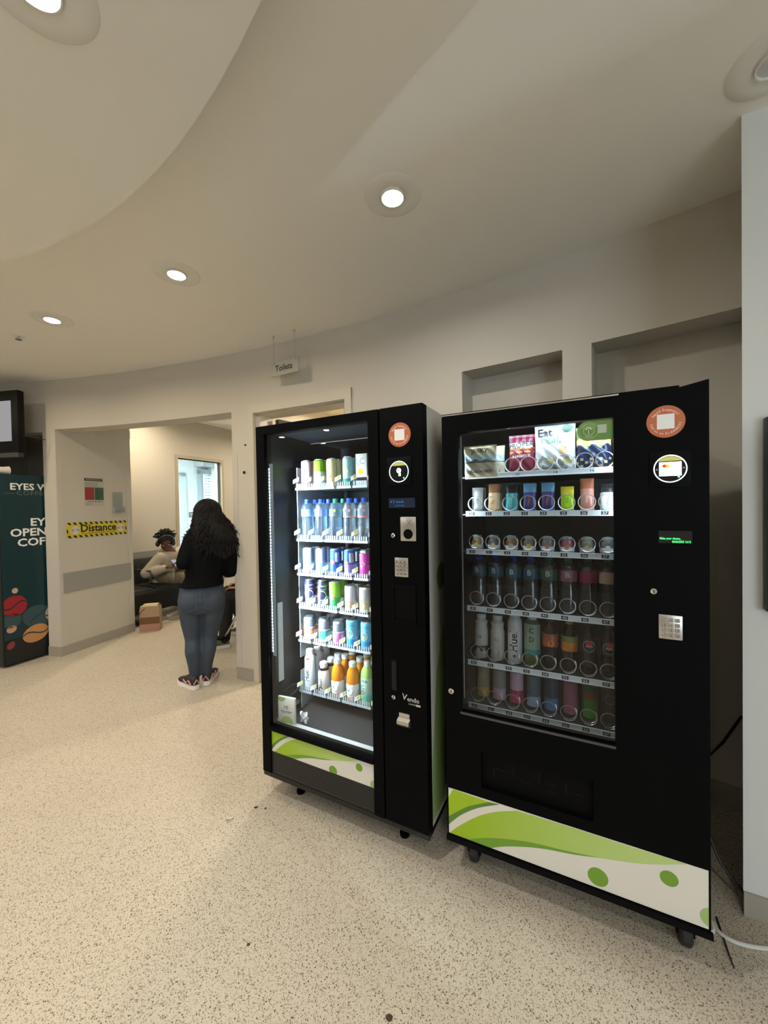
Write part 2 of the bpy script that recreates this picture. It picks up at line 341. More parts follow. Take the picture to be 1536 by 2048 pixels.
m = MB(); wbox(m, DRt-.035, DRt, -.12, -.06, 0, DT); m.build('door_edge', mat('grey_metal_frame', (.33, .38, .40), .4, .3), d2, False)
# far room: door, window with blind, switch
FO = -.14-FD; fpl = Wp(0, FO+.01)
def far_s(px, py): p = onpl(px, py, fpl, WN); return (p-W0).dot(WD), p.z
d3 = tag(obj('door_3', None), kind='structure'); sL = far_s(356, 960)[0]; sR = far_s(362.5, 960)[0]; tz = far_s(360, 946)[1]
m = MB(); wbox(m, sL-.9, sR-.06, FO, FO+.03, 0, tz-.08); m.build('door_leaf', mat('far_door_grey', (.30, .37, .40), .5), d3, False)
m = MB(); wbox(m, sR-.1, sR+.1, FO, FO+.05, 0, tz); wbox(m, sL-.9, sR+.1, FO, FO+.05, tz-.08, tz); m.build('frame', mat('far_frame_grey', (.55, .62, .64), .5), d3, False)
w2 = tag(obj('window_2', None), kind='structure'); sA = far_s(396, 1000)[0]; sB = far_s(452, 1000)[0]; zt = far_s(420, 946)[1]; zb = .75
m = MB(); wbox(m, sA, sA+.06, FO, FO+.14, 0, zt+.04); wbox(m, sA, sB, FO, FO+.14, zt-.05, zt+.06); wbox(m, sA, sB, FO, FO+.12, zb-.05, zb); m.build('frame', mat('window_frame_grey', (.34, .40, .42), .4), w2, False)
m = MB(); wbox(m, sA+.06, sB, FO+.005, FO+.012, zb, zt-.05); m.build('pane', emat('daylit_pane', (.62, .92, 1.), 2.2), w2, False)
s0 = sA+.06+.10
n_sl = 30
for k in range(n_sl):
    z = zt-.09-k*.07
    if z < zb+.05: break
    m = MB(); wbox(m, s0, sB, FO+.05, FO+.075, z, z+.024); m.build('slat', mat('blind_slat', (.42, .58, .62), .5), w2, False)
m = MB(); wbox(m, sA-.1, sB+.1, FO, FO+.35, zt+.12, 2.75); struct('trim_6', m, mat('bulkhead_grey', (.50, .54, .55), .6), smooth=False)
ss, sz = far_s(383, 1029)
m = MB(); wbox(m, ss-.06, ss+.06, FO, FO+.03, sz-.06, sz+.06); o = m.build('wall_switch', mat('switch_grey', (.12, .14, .15), .4), None, False); tag(o, 'small dark grey switch plate on the cold white far wall', 'switch')
m = MB(); wbox(m, ss-.035, ss+.01, FO+.03, FO+.036, sz-.03, sz+.03); m.build('rocker', mat('rocker_grey', (.3, .33, .34), .4), o, False)
pp = Wp(.6, -1.2, 2.745)
def panel_lamp(loc, lab, power, col, sx=1.0, sy=.3):
    t = thing('ceiling_panel_lamp', lab, 'ceiling light', loc, math.atan2(WD.y, WD.x))
    MB().box(-sx/2-.03, sx/2+.03, -sy/2-.03, sy/2+.03, -.004, .004).build('frame', WHITE(), t); MB().box(-sx/2, sx/2, -sy/2, sy/2, -.007, -.004).build('diffuser', emat('cool_diffuser', (.8, .93, 1), 6), t)
    l = arealight('panel_lamp_light', (loc[0], loc[1], loc[2]-.02), sx, sy, power, col); l.rotation_euler.z = t.rotation_euler.z
panel_lamp((pp.x, pp.y, 2.745), 'long cool white panel lamp in the ceiling of the far room', 170, (.72, .92, 1))
# ------------------------------------------------------------------ ceiling fittings
def downlight(loc, lab, on, power=0, col=(1, .9, .75), r=.122, grp=None, es=22):
    t = thing('downlight', lab, 'ceiling light', loc, 0, grp)
    MB().lathe([(.052, -.001), (.060, -.006), (r-.008, -.0045), (r, -.0005)], 48, cap=False).build('trim_ring', mat('downlight_trim', (.77, .75, .69), .45), t)
    MB().lathe([(.052, -.001), (.050, -.012), (.046, -.012), (.045, -.004)], 40, cap=False).build('lamp_rim', mat('lamp_rim_white', (.75, .73, .68), .35), t)
    MB().lathe([(.0455, -.003), (.0455, -.0045)], 32).build('diffuser', emat('lamp_glow_%d' % es, (1, .95, .86), es) if on else mat('lamp_off', (.55, .55, .53), .3), t)
    if on:
        l = arealight('downlight_light', (loc[0], loc[1], loc[2]-.016), .085, .085, power, col, shape='DISK', spread=165)
    return t
P_, WARM, NEUT = 10, (1, .84, .60), (1, .95, .87)
downlight((.06, 1.672, CEIL), 'lit round downlight with a wide flat trim in the ceiling above the two vending machines', True, P_*.62, NEUT)
downlight((-1.14, 2.188, CEIL), 'lit round downlight between the toilets sign and the ceiling disc', True, P_*.72, WARM)
downlight((-2.257, 2.675, CEIL), 'lit round downlight next to the small ceiling sprinkler', True, P_*.72, WARM)
downlight((1.208, 1.185, CEIL), 'unlit round downlight beside the wall pier', False)
downlight((-.772, .895, dz), 'glaring lit downlight near the rim of the lowered ceiling disc', True, P_*1.3, NEUT, es=40)
for x, y in ((-3.45, 2.95), (-4.7, 3.05)): downlight((x, y, CEIL), 'lit downlight of the row along the curved wall, beyond the wall screen', True, P_*.75, WARM, grp='downlights beyond the wall screen')
for x, y in ((-5.0, .21), (-4.08, -.16), (-5.23, -.67), (-4.33, -1.03), (.2, -.78), (-.15, -2.75), (-3.19, 1.59), (-2.4, -2.6)):  # the last ones are unseen, added to bring light near the camera
    downlight((x, y, dz), 'lit downlight set in the lowered ceiling disc', True, P_*.95, NEUT, grp='downlights in the ceiling disc')
for s_, o_ in ((-.02, .62), (1.9, 1.1), (3.4, 1.1)):
    p = Wp(s_, o_); downlight((p.x, p.y, WC), 'lit downlight in the ceiling of the seating area', True, P_*1.7, (1, .85, .62), grp='downlights over the seating area')
p = apt(64.5, RW+1.0); downlight((p.x, p.y, 2.55), 'lit downlight in the ceiling of the toilet lobby', True, 22, (1, .86, .64))
a_, b_ = Vector((-5.173, -.378, 2.63)), Vector((-4.083, -.937, 2.63)); lin = thing('linear_lamp', 'slim straight strip lamp under the lowered ceiling disc', 'ceiling light', (a_+b_)/2, math.atan2(b_.y-a_.y, b_.x-a_.x))
MB().box(-.61, .61, -.025, .025, -.01, .05).build('housing', WHITE(), lin); MB().box(-.6, .6, -.02, .02, -.014, -.01).build('diffuser', emat('strip_glow', (.9, .97, 1), 7), lin)
sp = thing('sprinkler', 'small brass-grey sprinkler head on the ceiling beside a downlight', 'sprinkler', (-2.706, 2.906, CEIL))
MB().lathe([(.04, 0), (.036, -.008), (.012, -.011)], 24).build('rosette', WHITE(), sp); MB().lathe([(.008, -.01), (.008, -.03), (.02, -.032), (.02, -.035)], 14).build('deflector', STEEL(), sp)
# hanging sign
sg = thing('hanging_sign', 'small grey acrylic sign reading Toilets hung on two wires', 'sign', (-.7335, 2.9495, 2.49), math.atan2(2.886-3.013, -.615+.852))
MB().box(-.134, .134, -.003, .003, 0, .103).build('sign_plate', mat('sign_acrylic', (.36, .36, .31), .3, spec=.5), sg)
m = MB(); addtext(m, 'Toilets', .062, (-.008, .052), -.0036, .022); m.build('lettering', mat('dark_green_print', (.02, .03, .025), .5), sg)
for x in (-.112, .098):
    MB().tube([(x, 0, .095), (x, 0, .305)], .0022, 6).build('wire', STEEL(), sg); MB().lathe([(.006, .296), (.013, .309)], 12, (x, 0, 0)).build('ceiling_anchor', STEEL(), sg); MB().box(x-.008, x+.008, -.006, .006, .088, .108).build('clip', STEEL(), sg)
# ------------------------------------------------------------------ vending machine housings
A1, A2 = -.4786, -.4648
O1 = Vector((-.6443, 1.9659, 0)); O2 = Vector((.2339, 1.5321, 0))
BLK = mat('black_powder_coat', (.0022, .0024, .0028), .5, spec=.05, bump=.03, nscale=500)
BLK2 = mat('black_panel', (.0032, .0032, .0036), .5, spec=.06, bump=.03, nscale=500)
LINER = mat('dark_liner', (.010, .012, .015), .4, spec=.3)
GLS = glassmat('cabinet_glass', (.97, .985, .985), 1.0)
CLEAR = glassmat('clear_plastic', (.96, .98, 1), 1.3, haze=.6); CLEAR2 = glassmat('clear_divider', (.97, .99, 1), 1.2, haze=.05)
LIME = mat('lime_print', (.33, .50, .012), .4); LIME2 = mat('pale_lime_print', (.44, .58, .16), .4); GRN = mat('mid_green_print', (.16, .32, .03), .4); DGRN = mat('dark_green_swoosh', (.10, .22, .03), .4); PALE = mat('sage_print', (.33, .48, .16), .4); OFFW = mat('offwhite_vinyl', (.70, .67, .60), .4)
M2o = None
def m2at(px, py):
    n = Vector((-math.sin(A2), math.cos(A2), 0)); r = Vector((math.cos(A2), math.sin(A2), 0)); p = onpl(px, py, O2, n)-O2; return p.dot(r), p.z
def zz7(x, y): return m2at(870+x/2.306, 1480+y/2.306)
def smooth2(pts, n=6):
    out = []
    for i in range(len(pts)-1):
        p0, p1, p2, p3 = pts[max(i-1, 0)], pts[i], pts[i+1], pts[min(i+2, len(pts)-1)]
        for k in range(n):
            t = k/n; out.append(tuple(.5*(2*p1[j]+(p2[j]-p0[j])*t+(2*p0[j]-5*p1[j]+4*p2[j]-p3[j])*t*t+(3*p1[j]-p0[j]-3*p2[j]+p3[j])*t**3) for j in (0, 1)))
    return out+[pts[-1]]
def zp(*pts): return smooth2([zz7(*p) for p in pts])
cA = zp((64, 350), (110, 325), (160, 303), (250, 285)); cB = zp((64, 388), (120, 345), (200, 312), (300, 296)); cC = zp((64, 428), (120, 390), (200, 350), (280, 330), (380, 325))
cDt = zp((140, 458), (230, 450), (330, 455), (450, 472), (600, 508), (760, 541)); cDb = zp((240, 500), (330, 489), (480, 497), (640, 526), (760, 541)); cE = zp((740, 538), (900, 563), (1020, 572), (1160, 571))
tl = [zz7(62, 218), zz7(1268, 600)]
swoosh = [('lime', [zz7(62, 262), zz7(84, 226), zz7(250, 285)]+cA[::-1]), ('dgrn', cA+[zz7(300, 296)]+cB[::-1]), ('wave', cC+[zz7(640, 405), zz7(900, 490), zz7(1160, 571)]+cE[::-1]+[p for p in cDt[::-1] if p[0] < zz7(735, 538)[0]]+[zz7(66, 435)]), ('dgrn2', cDt+cDb[::-1]),
          ('grn', disc2(*zz7(751, 630), .031)), ('grn', disc2(*zz7(1079, 637), .0245)), ('sage', disc2(zz7(1273, 820)[0]+.004, zz7(1273, 820)[1], .031))]
WAVE = mat('wave_gradient_print', (.33, .50, .012), .4); nt_w = WAVE.node_tree
tcw = nt_w.nodes.new('ShaderNodeTexCoord'); spw = nt_w.nodes.new('ShaderNodeSeparateXYZ'); crw = nt_w.nodes.new('ShaderNodeValToRGB')
crw.color_ramp.elements[0].position = .12; crw.color_ramp.elements[0].color = (.31, .48, .010, 1); crw.color_ramp.elements[1].position = .85; crw.color_ramp.elements[1].color = (.46, .60, .20, 1)
nt_w.links.new(tcw.outputs['Generated'], spw.inputs[0]); nt_w.links.new(spw.outputs[0], crw.inputs[0]); nt_w.links.new(crw.outputs[0], nt_w.nodes['Principled BSDF'].inputs['Base Color'])
SWM = dict(wave=WAVE, lime=LIME, lime2=LIME2, dgrn=DGRN, dgrn2=GRN, grn=GRN, sage=PALE)
def graphic(parent, x0, x1, z0, z1, fx, fz, d):
    pnl = MB().box(x0, x1, d-.0015, d, z0, z1).build('graphic_panel', OFFW, parent)
    for i, (k, poly) in enumerate(swoosh):
        q = clip([(fx(p[0]), fz(p[1])) for p in poly], x0, x1, z0, z1)
        if q: MB().poly([(x, d-.0016-.0001*(i+1), z) for x, z in q]).build('printed_shape', SWM[k], pnl, False)
def key_pad(parent, u0, u1, z0, z1, name='keypad'):
    k = MB().rbox(u0, u1, -.006, .0, z0, z1, .003).build(name, STEEL(), parent); w = (u1-u0); h = (z1-z0); lab = '123456789*0#'; km = mat('keypad_key', (.45, .43, .39), .35, .8); le = MB()
    for i in range(12):
        c, r = i % 3, i//3; cx = u0+w*(.24+.27*c); cz = z1-h*(.2+.205*r); a = w*.095; b = h*.075
        MB().rbox(cx-a, cx+a, -.010, -.005, cz-b, cz+b, .0015, seg=1).build('key', km, k); addtext(le, lab[i], h*.1, (cx, cz), -.0104, .01)
    le.build('lettering', BLACKT(), k)
def lock(parent, u, z, r=.009, name='lock'):
    l = MB().lathe([(r, 0), (r, .006), (r*.72, .0075), (r*.66, .0055)], 20).xf(Matrix.Translation((u, 0, z)) @ Matrix.Rotation(R_(90), 4, 'X')).build(name, mat('chrome', (.75, .73, .70), .15, 1), parent)
    MB().box(u-r*.12, u+r*.12, -.0078, -.005, z-r*.45, z+r*.45).build('keyhole', BLACKT(), l)
def support_sticker(parent, u, z, r=.05):
    s = MB().prism(disc2(u, z, r, 40), -.0008, 0).build('support_sticker', mat('orange_vinyl', (.50, .13, .045), .45), parent, False)
    m = MB(); q = r*.46; m.add([(u+x*q*.98-zq*q*-.0, -.0011, z+zq*q+x*q*.0) for x, zq in ((-1, -1), (1, -1), (1, 1), (-1, 1))], [(0, 1, 2, 3)]); m.build('white_square', WHITET(), s, False)
    m = MB(); arctext(m, 'Need Support?', r*.215, (u, z), r*.73, 90, -.0012, bold=.006); arctext(m, 'Call us on 01-4448233', r*.195, (u, z), r*.755, 270, -.0012, bold=.006, inward=True); m.build('lettering', WHITET(), s)
def ring_reader(parent, u, z, r, card):
    h = MB().rbox(u-r*1.25, u+r*1.25, -.004, .0, z-r*1.35, z+r*1.35, .003).build('card_reader', BLK2, parent)
    MB().prism(disc2(u, z, r*.94, 36), -.006, -.004).build('reader_screen', mat('reader_black_glass', (.008, .01, .011), .12), h, False)
    m = MB(); n = 48
    m.add([(u+q*math.cos(2*math.pi*k/n), -.0064, z+q*math.sin(2*math.pi*k/n)) for q in (r*.93, r) for k in range(n)], [(k, (k+1) % n, n+(k+1) % n, n+k) for k in range(n)]); m.build('light_ring', emat('ring_glow', (.75, .92, 1), 2.2), h, False)
    seg = [(u+r*.9*math.cos(a), -.0066, z+r*.9*math.sin(a)) for a in [R_(38+104*k/12) for k in range(13)]]
    MB().poly(seg).build('status_bar', emat('status_yellow', (.50, .48, .14), .9), h, False)
    if card:
        s = MB().add([(u+x*r*.66, -.0068, z+y*r*.5-r*.02) for x, y in ((-1, -1), (1, -1), (1, 1), (-1, 1))], [(0, 1, 2, 3)]).build('screen_card', emat('screen_white', (.95, .98, 1), 2.5), h, False)
        for dx, c in ((-.34, (.9, .05, .02)), (-.16, (1, .55, .02))): MB().poly([(p[0], -.007, p[1]) for p in disc2(u+dx*r, z+.2*r, r*.13, 16)]).build('card_mark', emat('mark_%g' % dx, c, 1.2), s, False)
        m = MB(); addtext(m, '<', r*.22, (u-.8*r, z-.05*r), -.0068); addtext(m, '>', r*.22, (u+.8*r, z+.02*r), -.0068); m.build('arrows', emat('screen_soft', (.6, .75, .8), 1), h)
    else:
        m = MB(); n = 20
        m.add([(u+q*math.cos(2*math.pi*k/n), -.0068, z+.1*r+q*math.sin(2*math.pi*k/n)) for q in (r*.13, r*.24) for k in range(n)], [(k, (k+1) % n, n+(k+1) % n, n+k) for k in range(n)])
        m.add([(u+x*r, -.0069, z+y*r) for x, y in ((-.02, -.42), (.2, -.42), (.2, -.2), (.1, .16), (-.05, .16))], [(0, 1, 2, 3, 4)]); m.build('touch_symbol', emat('symbol_white', (.75, .95, .9), 2.0), h, False)
    MB().poly([(p[0], -.0069, p[1]) for p in disc2(u+.5*r, z-.6*r, r*.07, 12)]).build('status_dot', emat('dot_green', (.3, 1, .5), 1.5), h, False)
def foot(parent, u, d, top, wheel):
    if wheel:
        c = MB().lathe([(.03, top), (.03, top-.02)], 16, (u, d, 0)).build('caster', BLK2, parent)
        MB().lathe([(.036, -.018), (.044, -.01), (.044, .01), (.036, .018)], 20).xf(Matrix.Translation((u+.01, d, .044)) @ Matrix.Rotation(R_(90), 4, 'Y')).build('wheel', mat('black_rubber', (.015, .015, .015), .6), c)
        MB().box(u-.016, u-.011, d-.02, d+.02, .04, top-.01).box(u+.031, u+.036, d-.02, d+.02, .04, top-.01).build('fork', BLK2, c)
    else:
        MB().lathe([(.022, 0), (.022, .012), (.009, .014), (.009, top)], 16, (u, d, 0)).build('foot', BLK2, parent)
# ---- drinks machine
V1 = thing('drinks_vending_machine', 'black glass-front drinks vending machine with brightly lit shelves and a perforated kick plate', 'vending machine', O1, A1)
w1, dp1, b1, t1 = .905, .76, .128, 1.887
c = MB(); c.box(0, .02, .05, dp1, b1, t1); c.box(.02, .885, .05, dp1, t1-.02, t1); c.box(.02, .885, dp1-.02, dp1, b1, t1-.02); c.box(.02, .885, .05, dp1-.02, b1, .34); c.box(.672, .69, .05, dp1-.02, .34, t1-.02)
c.build('cabinet', BLK, V1, False)
c = MB(); c.box(.02, .024, .051, dp1-.02, .341, t1-.02); c.box(.668, .672, .051, dp1-.02, .341, t1-.02); c.box(.024, .668, dp1-.024, dp1-.02, .341, t1-.02); c.box(.024, .668, .051, dp1-.024, t1-.024, t1-.02); c.box(.024, .668, .09, dp1-.024, .341, .345)
c.build('liner', LINER, V1, False)
sd = MB().box(.885, w1-.001, .05, dp1, b1, t1).build('side_panel', OFFW, V1, False)
sx = w1+.0002
for k, pl in (('sage', [(.05, .15), (.32, .15), (.32, .55), (.22, .95), (.12, .75), (.06, .40)]), ('grn', [(.32, .15), (.55, .15), (.55, .9), (.40, 1.1), (.30, .85), (.30, .5)]), ('dgrn', [(.2, .2), (.26, .2), (.33, .75), (.40, 1.05), (.30, .80), (.22, .5)]), ('grn', disc2(.2, 1.16, .06)), ('sage', disc2(.33, 1.86, .08))):
    q = clip(pl, .052, dp1, b1, t1); MB().poly([(sx+(.0006 if k == 'dgrn' else .0002), y, z) for y, z in q]).build('printed_shape', SWM[k], sd, False)
dr = MB(); dr.box(0, .053, 0, .05, b1, t1); dr.box(.653, .703, 0, .05, b1, t1); dr.box(.053, .653, 0, .05, 1.846, t1); dr.box(.053, .653, .010, .05, b1, .236); dr.box(.053, .653, .012, .05, .236, .352); dr.box(.053, .653, -.006, .05, .352, .372)
DR1 = dr.build('door', BLK, V1, False)
MB().box(.053, .653, .012, .017, .372, 1.846).build('glass', GLS, DR1, False)
graphic(DR1, .053, .653, .237, .352, lambda u: .053+(u-.006)*.72, lambda z: .353-(.345-z)*.72, .012)
gp = MB().box(.053, .653, .008, .0099, b1, .2355).build('grille_panel', mat('grille_black', (.014, .013, .0115), .45), DR1, False)
pf = MB()
for r in range(7):
    for k in range(58):
        x = .062+k*.0102
        if x < .645: pf.add([(x, .0078, .222-r*.0128), (x+.0045, .0078, .222-r*.0128), (x+.0045, .0078, .228-r*.0128), (x, .0078, .228-r*.0128)], [(0, 1, 2, 3)])
o = pf.build('perforation', mat('hole_black', (.002, .002, .002), .9), gp, False); o['kind'] = 'stuff'
kp = MB().box(0, w1, .005, .03, .105, .1265).build('kick_plate', MATS['grille_black'], V1, False)
pf = MB()
for r in range(2):
    for k in range(82):
        x = .05+k*.0098
        if x < .85: pf.add([(x, .0047, .109+r*.008), (x+.0042, .0047, .109+r*.008), (x+.0042, .0047, .1145+r*.008), (x, .0047, .1145+r*.008)], [(0, 1, 2, 3)])
o = pf.build('perforation', MATS['hole_black'], kp, False); o['kind'] = 'stuff'
MB().box(0, w1, .03, dp1, .105, b1).build('base_plate', BLK2, V1, False)
for u, d in ((.16, .1), (.75, .1), (.16, .66), (.75, .66)): foot(V1, u, d, .106, False)
CP = MB().box(.711, w1, 0, .05, b1+.002, t1).build('control_panel', BLK, V1, False)
support_sticker(CP, .804, 1.769); ring_reader(CP, .801, 1.617, .044, False)
e = MB().box(.75, .869, -.002, 0, 1.468, 1.508).build('display', mat('lcd_dark', (.015, .025, .05), .15), CP, False)
m = MB(); addtext(m, '4 5 mack', .017, (.788, 1.493), -.0024, .004); addtext(m, 'AUTO MA', .009, (.80, 1.477), -.0024); m.build('lettering', emat('lcd_blue', (.05, .25, .6), .6), e)
cn = MB().rbox(.803, .873, -.006, 0, 1.331, 1.431, .005).build('coin_plate', STEEL(), CP)
MB().prism(disc2(.838, 1.36, .0205, 28), -.0075, -.006).build('coin_cup', BLK2, cn, False)
m = MB(); addtext(m, 'X', .03, (.842, 1.405), -.0064); m.build('emblem', mat('steel_engraving', (.38, .36, .34), .4, .8), cn)
lock(CP, .769, 1.353); key_pad(CP, .774, .836, 1.182, 1.262)
fp = MB().box(.758, .866, -.001, 0, .99, 1.15).build('flap_frame', BLK2, CP, False); MB().box(.768, .856, -.0005, .002, 1.0, 1.135).build('flap', mat('flap_black', (.008, .008, .009), .3), fp, False)
for q in ((.758, .768, .99, 1.15), (.856, .866, .99, 1.15), (.768, .856, 1.135, 1.15), (.768, .856, .99, 1.0)): MB().box(q[0], q[1], -.006, -.001, q[2], q[3]).build('rim', BLK2, fp, False)
MB().box(.742, .748, -.004, 0, .688, .836).box(.773, .779, -.004, 0, .688, .836).box(.748, .773, -.004, 0, .825, .836).build('note_slot', BLK2, CP, False)
MB().box(.750, .771, -.0032, -.0005, .70, .823).build('note_channel', mat('hole_black', (0, 0, 0)), CP, False)
lock(CP, .758, .671, .009)
m = MB(); addtext(m, 'V', .036, (.807, .680), -.001, .014, rot=-.12); addtext(m, 'endo', .027, (.846, .675), -.001, .014); addtext(m, 'SANDEN', .009, (.842, .656), -.001, .004); m.box(.858, .878, -.0012, -.0005, .652, .660); m.build('maker_badge', mat('silver_badge', (.62, .61, .6), .3, .6), CP)
cr = MB().box(.782, .829, -.004, 0, .59, .612).prism([(-.004, .592), (-.02, .585), (-.022, .572), (-.006, .557), (0, .557), (0, .592)], .778, .832, 'x').build('coin_return', STEEL(), CP, False)
# interior: LED strips, shelves with clear fronts, price tags
def led(parent, u, d, z0, z1, power, rz):
    MB().box(u-.006, u+.006, d-.004, d+.004, z0, z1).build('light_strip', mat('strip_backing', (.55, .6, .63), .4), parent)
    m = MB(); n = int((z1-z0)/.016)
    for k in range(n): z = z0+.006+k*(z1-z0)/n; m.box(u+(.006 if u < .3 else -.009), u+(.009 if u < .3 else -.006), d-.005, d+.004, z, z+.009)
    m.build('light_diodes', emat('diode_glow', (.80, .93, 1), 14), parent, False)
    n = Vector((math.cos(A1), math.sin(A1), 0)); t = Vector((-math.sin(A1), math.cos(A1), 0)); p = O1+n*u+t*(d+.012)
    arealight('light_strip_light', (p.x, p.y, (z0+z1)/2), .012, z1-z0, power, (.78, .92, 1), (R_(90), 0, A1+rz))
P1 = 210.0
led(V1, .049, .034, .735, 1.678, P1, R_(-32)); led(V1, .661, .034, .42, 1.78, P1*1.6, R_(32))
MB().box(.056, .078, .030, .034, .72, 1.70).build('strip_panel', mat('grey_strip_panel', (.22, .26, .30), .3), V1, False)
MB().box(.024, .030, .10, .135, .55, .97).build('wall_strip', mat('wall_strip_white', (.75, .8, .82), .4), V1)  # upright white strip on the left liner wall
MB().box(.024, .66, .06, .09, .352, .362).build('led_reflection', mat('led_reflection_pale', (.85, .88, .9), .2, .3), V1)  # reflection of the LEDs on the cabinet floor, built as a pale strip
for z in (.372, .40): MB().box(.1, .66, .30+(z-.372)*4, .306+(z-.372)*4, z-.03, z-.02).build('ramp_line', mat('ramp_edge', (.16, .15, .14), .5), V1)
MB().add([(.1, .10, .346), (.66, .10, .346), (.66, .5, .43), (.1, .5, .43)], [(0, 1, 2, 3)]).build('delivery_ramp', mat('ramp_dark', (.018, .016, .015), .5), V1, False)
RZ1 = [1.585, 1.303, 1.113, .930, .742, .460]; CU1 = [(.096, .184, .269, .373, .470), (.098, .191, .288, .377, .467), (.097, .186, .282, .372, .467), (.105, .193, .275, .374, .463), (.096, .199, .294, .381, .470), (.095, .190, .282, .379, .467)]
TAGW = mat('tag_white', (.80, .84, .86), .4); TAGY = mat('tag_yellow', (.72, .62, .05), .5)
fm = MB()
for k in range(6): fm.prism([(.0, 0), (.004, 0), (.004, .020), (.002, .025), (0, .020)], -.038+k*.0135, -.0325+k*.0135, 'x')
fm.box(-.042, .042, -.004, .0, -.010, .002); FINS = fm.mesh('fin_front', CLEAR, False)
dv = MB().prism([(0, -.012), (.40, -.012), (.40, .05), (.06, .06), (.018, .06), (0, .03)], -.0012, .0012, 'x').mesh('divider', CLEAR2, False)
st = MB(); st.add([(-.016, -.012, .020), (.014, .0, .036), (.014, .002, .058), (-.016, -.010, .042)], [(0, 1, 2, 3)]); ST = st.mesh('tag_holder', TAGW, False)
yt = MB(); yt.add([(.0, -.0075, .033), (.0125, -.002, .040), (.0125, -.001, .054), (.0, -.0065, .047)], [(0, 1, 2, 3)]); YT = yt.mesh('price_mark', TAGY, False)
D1 = .235
for r, z in enumerate(RZ1):
    sh = MB().box(.07, .66, D1, .70, z-.012, z-.006).build('shelf', mat('shelf_grey', (.06, .065, .07), .4, .3), V1, False)
    MB().box(.066, .070, D1-.006, .70, z-.10 if r else z-.2, z+.11).build('side_rail', mat('rail_pale', (.45, .52, .56), .35, .4), sh, False)
    for u in CU1[r]+(.565,):
        obj('fin_front', FINS, sh, (u, D1-.001, z-.004)); obj('divider', dv, sh, (u-.046, D1-.004, z)); tgh = obj('tag_holder', ST, sh, (u-.024, D1-.014, z)); obj('price_mark', YT, sh, (u-.024, D1-.0155, z))
# lift cup, leaflet, crumpled foil
lc = MB(); lc.tube([(.03, .10, .485), (.055, .09, .475), (.085, .10, .478), (.10, .14, .495), (.085, .2, .5), (.04, .2, .5)], .003, 6, closed=True); lc.prism([(.03, .10), (.085, .095), (.10, .14), (.085, .2), (.04, .2)], .415, .417, 'z')
for a, b in (((.03, .10), (.085, .095)), ((.085, .095), (.10, .14)), ((.03, .10), (.04, .2))): lc.add([(*a, .416), (*b, .416), (*b, .48), (*a, .485)], [(0, 1, 2, 3)])
lc.build('lift_cup', CLEAR2, V1, False)
def m1w(u, d, z): n = Vector((math.cos(A1), math.sin(A1), 0)); t = Vector((-math.sin(A1), math.cos(A1), 0)); p = O1+n*u+t*d; return Vector((p.x, p.y, z))
def m2w(u, d, z): n = Vector((math.cos(A2), math.sin(A2), 0)); t = Vector((-math.sin(A2), math.cos(A2), 0)); p = O2+n*u+t*d; return Vector((p.x, p.y, z))
lf = thing('leaflet_holder', 'white upright leaflet card with green circles behind the glass of the drinks machine', 'leaflet', m1w(.102, .074, .362), A1+.1)
MB().rbox(-.052, .052, -.008, .008, 0, .135, .004).build('card', mat('leaflet_white', (.72, .71, .66), .45), lf)
MB().poly([(x, -.0083, z) for x, z in clip(disc2(.005, .0, .038), -.05, .05, .002, .133)]).build('green_shape', PALE, lf, False); MB().poly([(x, -.0083, z) for x, z in clip(disc2(-.03, .135, .026), -.05, .05, .002, .133)]).build('green_shape', PALE, lf, False)
m = MB(); addtext(m, 'HE', .03, (0, .082), -.0084, -.002, sx=.8); dashes(m, -.032, .034, .062, .004, -.0084); dashes(m, -.024, .024, .055, .003, -.0084); m.build('lettering', BLACKT(), lf)
fo = MB(); random.seed(3); pts = []
for i in range(5):
    for k in range(5): pts.append(((i-2)*.011+random.uniform(-.004, .004), random.uniform(-.012, .012), k*.014+random.uniform(-.003, .003)))
fo.add(pts, [(i*5+k, i*5+k+1, (i+1)*5+k+1, (i+1)*5+k) for i in range(4) for k in range(4)]); fo.xf(Matrix.Translation((0, 0, .002)))
fw_ = fo.build('crumpled_wrapper', mat('foil', (.75, .8, .82), .25, .7), None, False); sm_ = fw_.modifiers.new('thick', 'SOLIDIFY'); sm_.thickness = .002; fw_.location = m1w(.185, .105, .363); fw_.rotation_euler.z = A1
tag(fw_, 'crumpled silver wrapper beside the leaflet card in the drinks machine', 'wrapper')
# ---- snack machine
V2 = thing('snack_vending_machine', 'tall black snack vending machine on casters with numbered shelves and green wave print', 'vending machine', O2, A2)
w2_, dp2, b2, t2 = .832, .70, .14, 1.832
c = MB(); c.box(0, .02, .04, dp2, b2, t2-.01); c.box(w2_-.02, w2_, .04, dp2, b2, t2-.01); c.box(.02, w2_-.02, .04, dp2, t2-.03, t2-.01); c.box(.02, w2_-.02, dp2-.02, dp2, b2, t2-.03); c.box(.02, w2_-.02, .04, dp2-.02, b2, .60); c.box(.64, .66, .04, dp2-.02, .6, t2-.03)
c.build('cabinet', BLK, V2, False)
c = MB(); c.box(.02, .024, .041, dp2-.02, .601, t2-.03); c.box(.636, .64, .041, dp2-.02, .601, t2-.03); c.box(.024, .636, dp2-.024, dp2-.02, .601, t2-.03); c.box(.024, .636, .041, dp2-.024, t2-.034, t2-.03); c.box(.024, .636, .041, dp2-.024, .601, .605); c.build('liner', LINER, V2, False)
gu0, gu1, gz0, gz1 = .064, .585, .668, 1.755
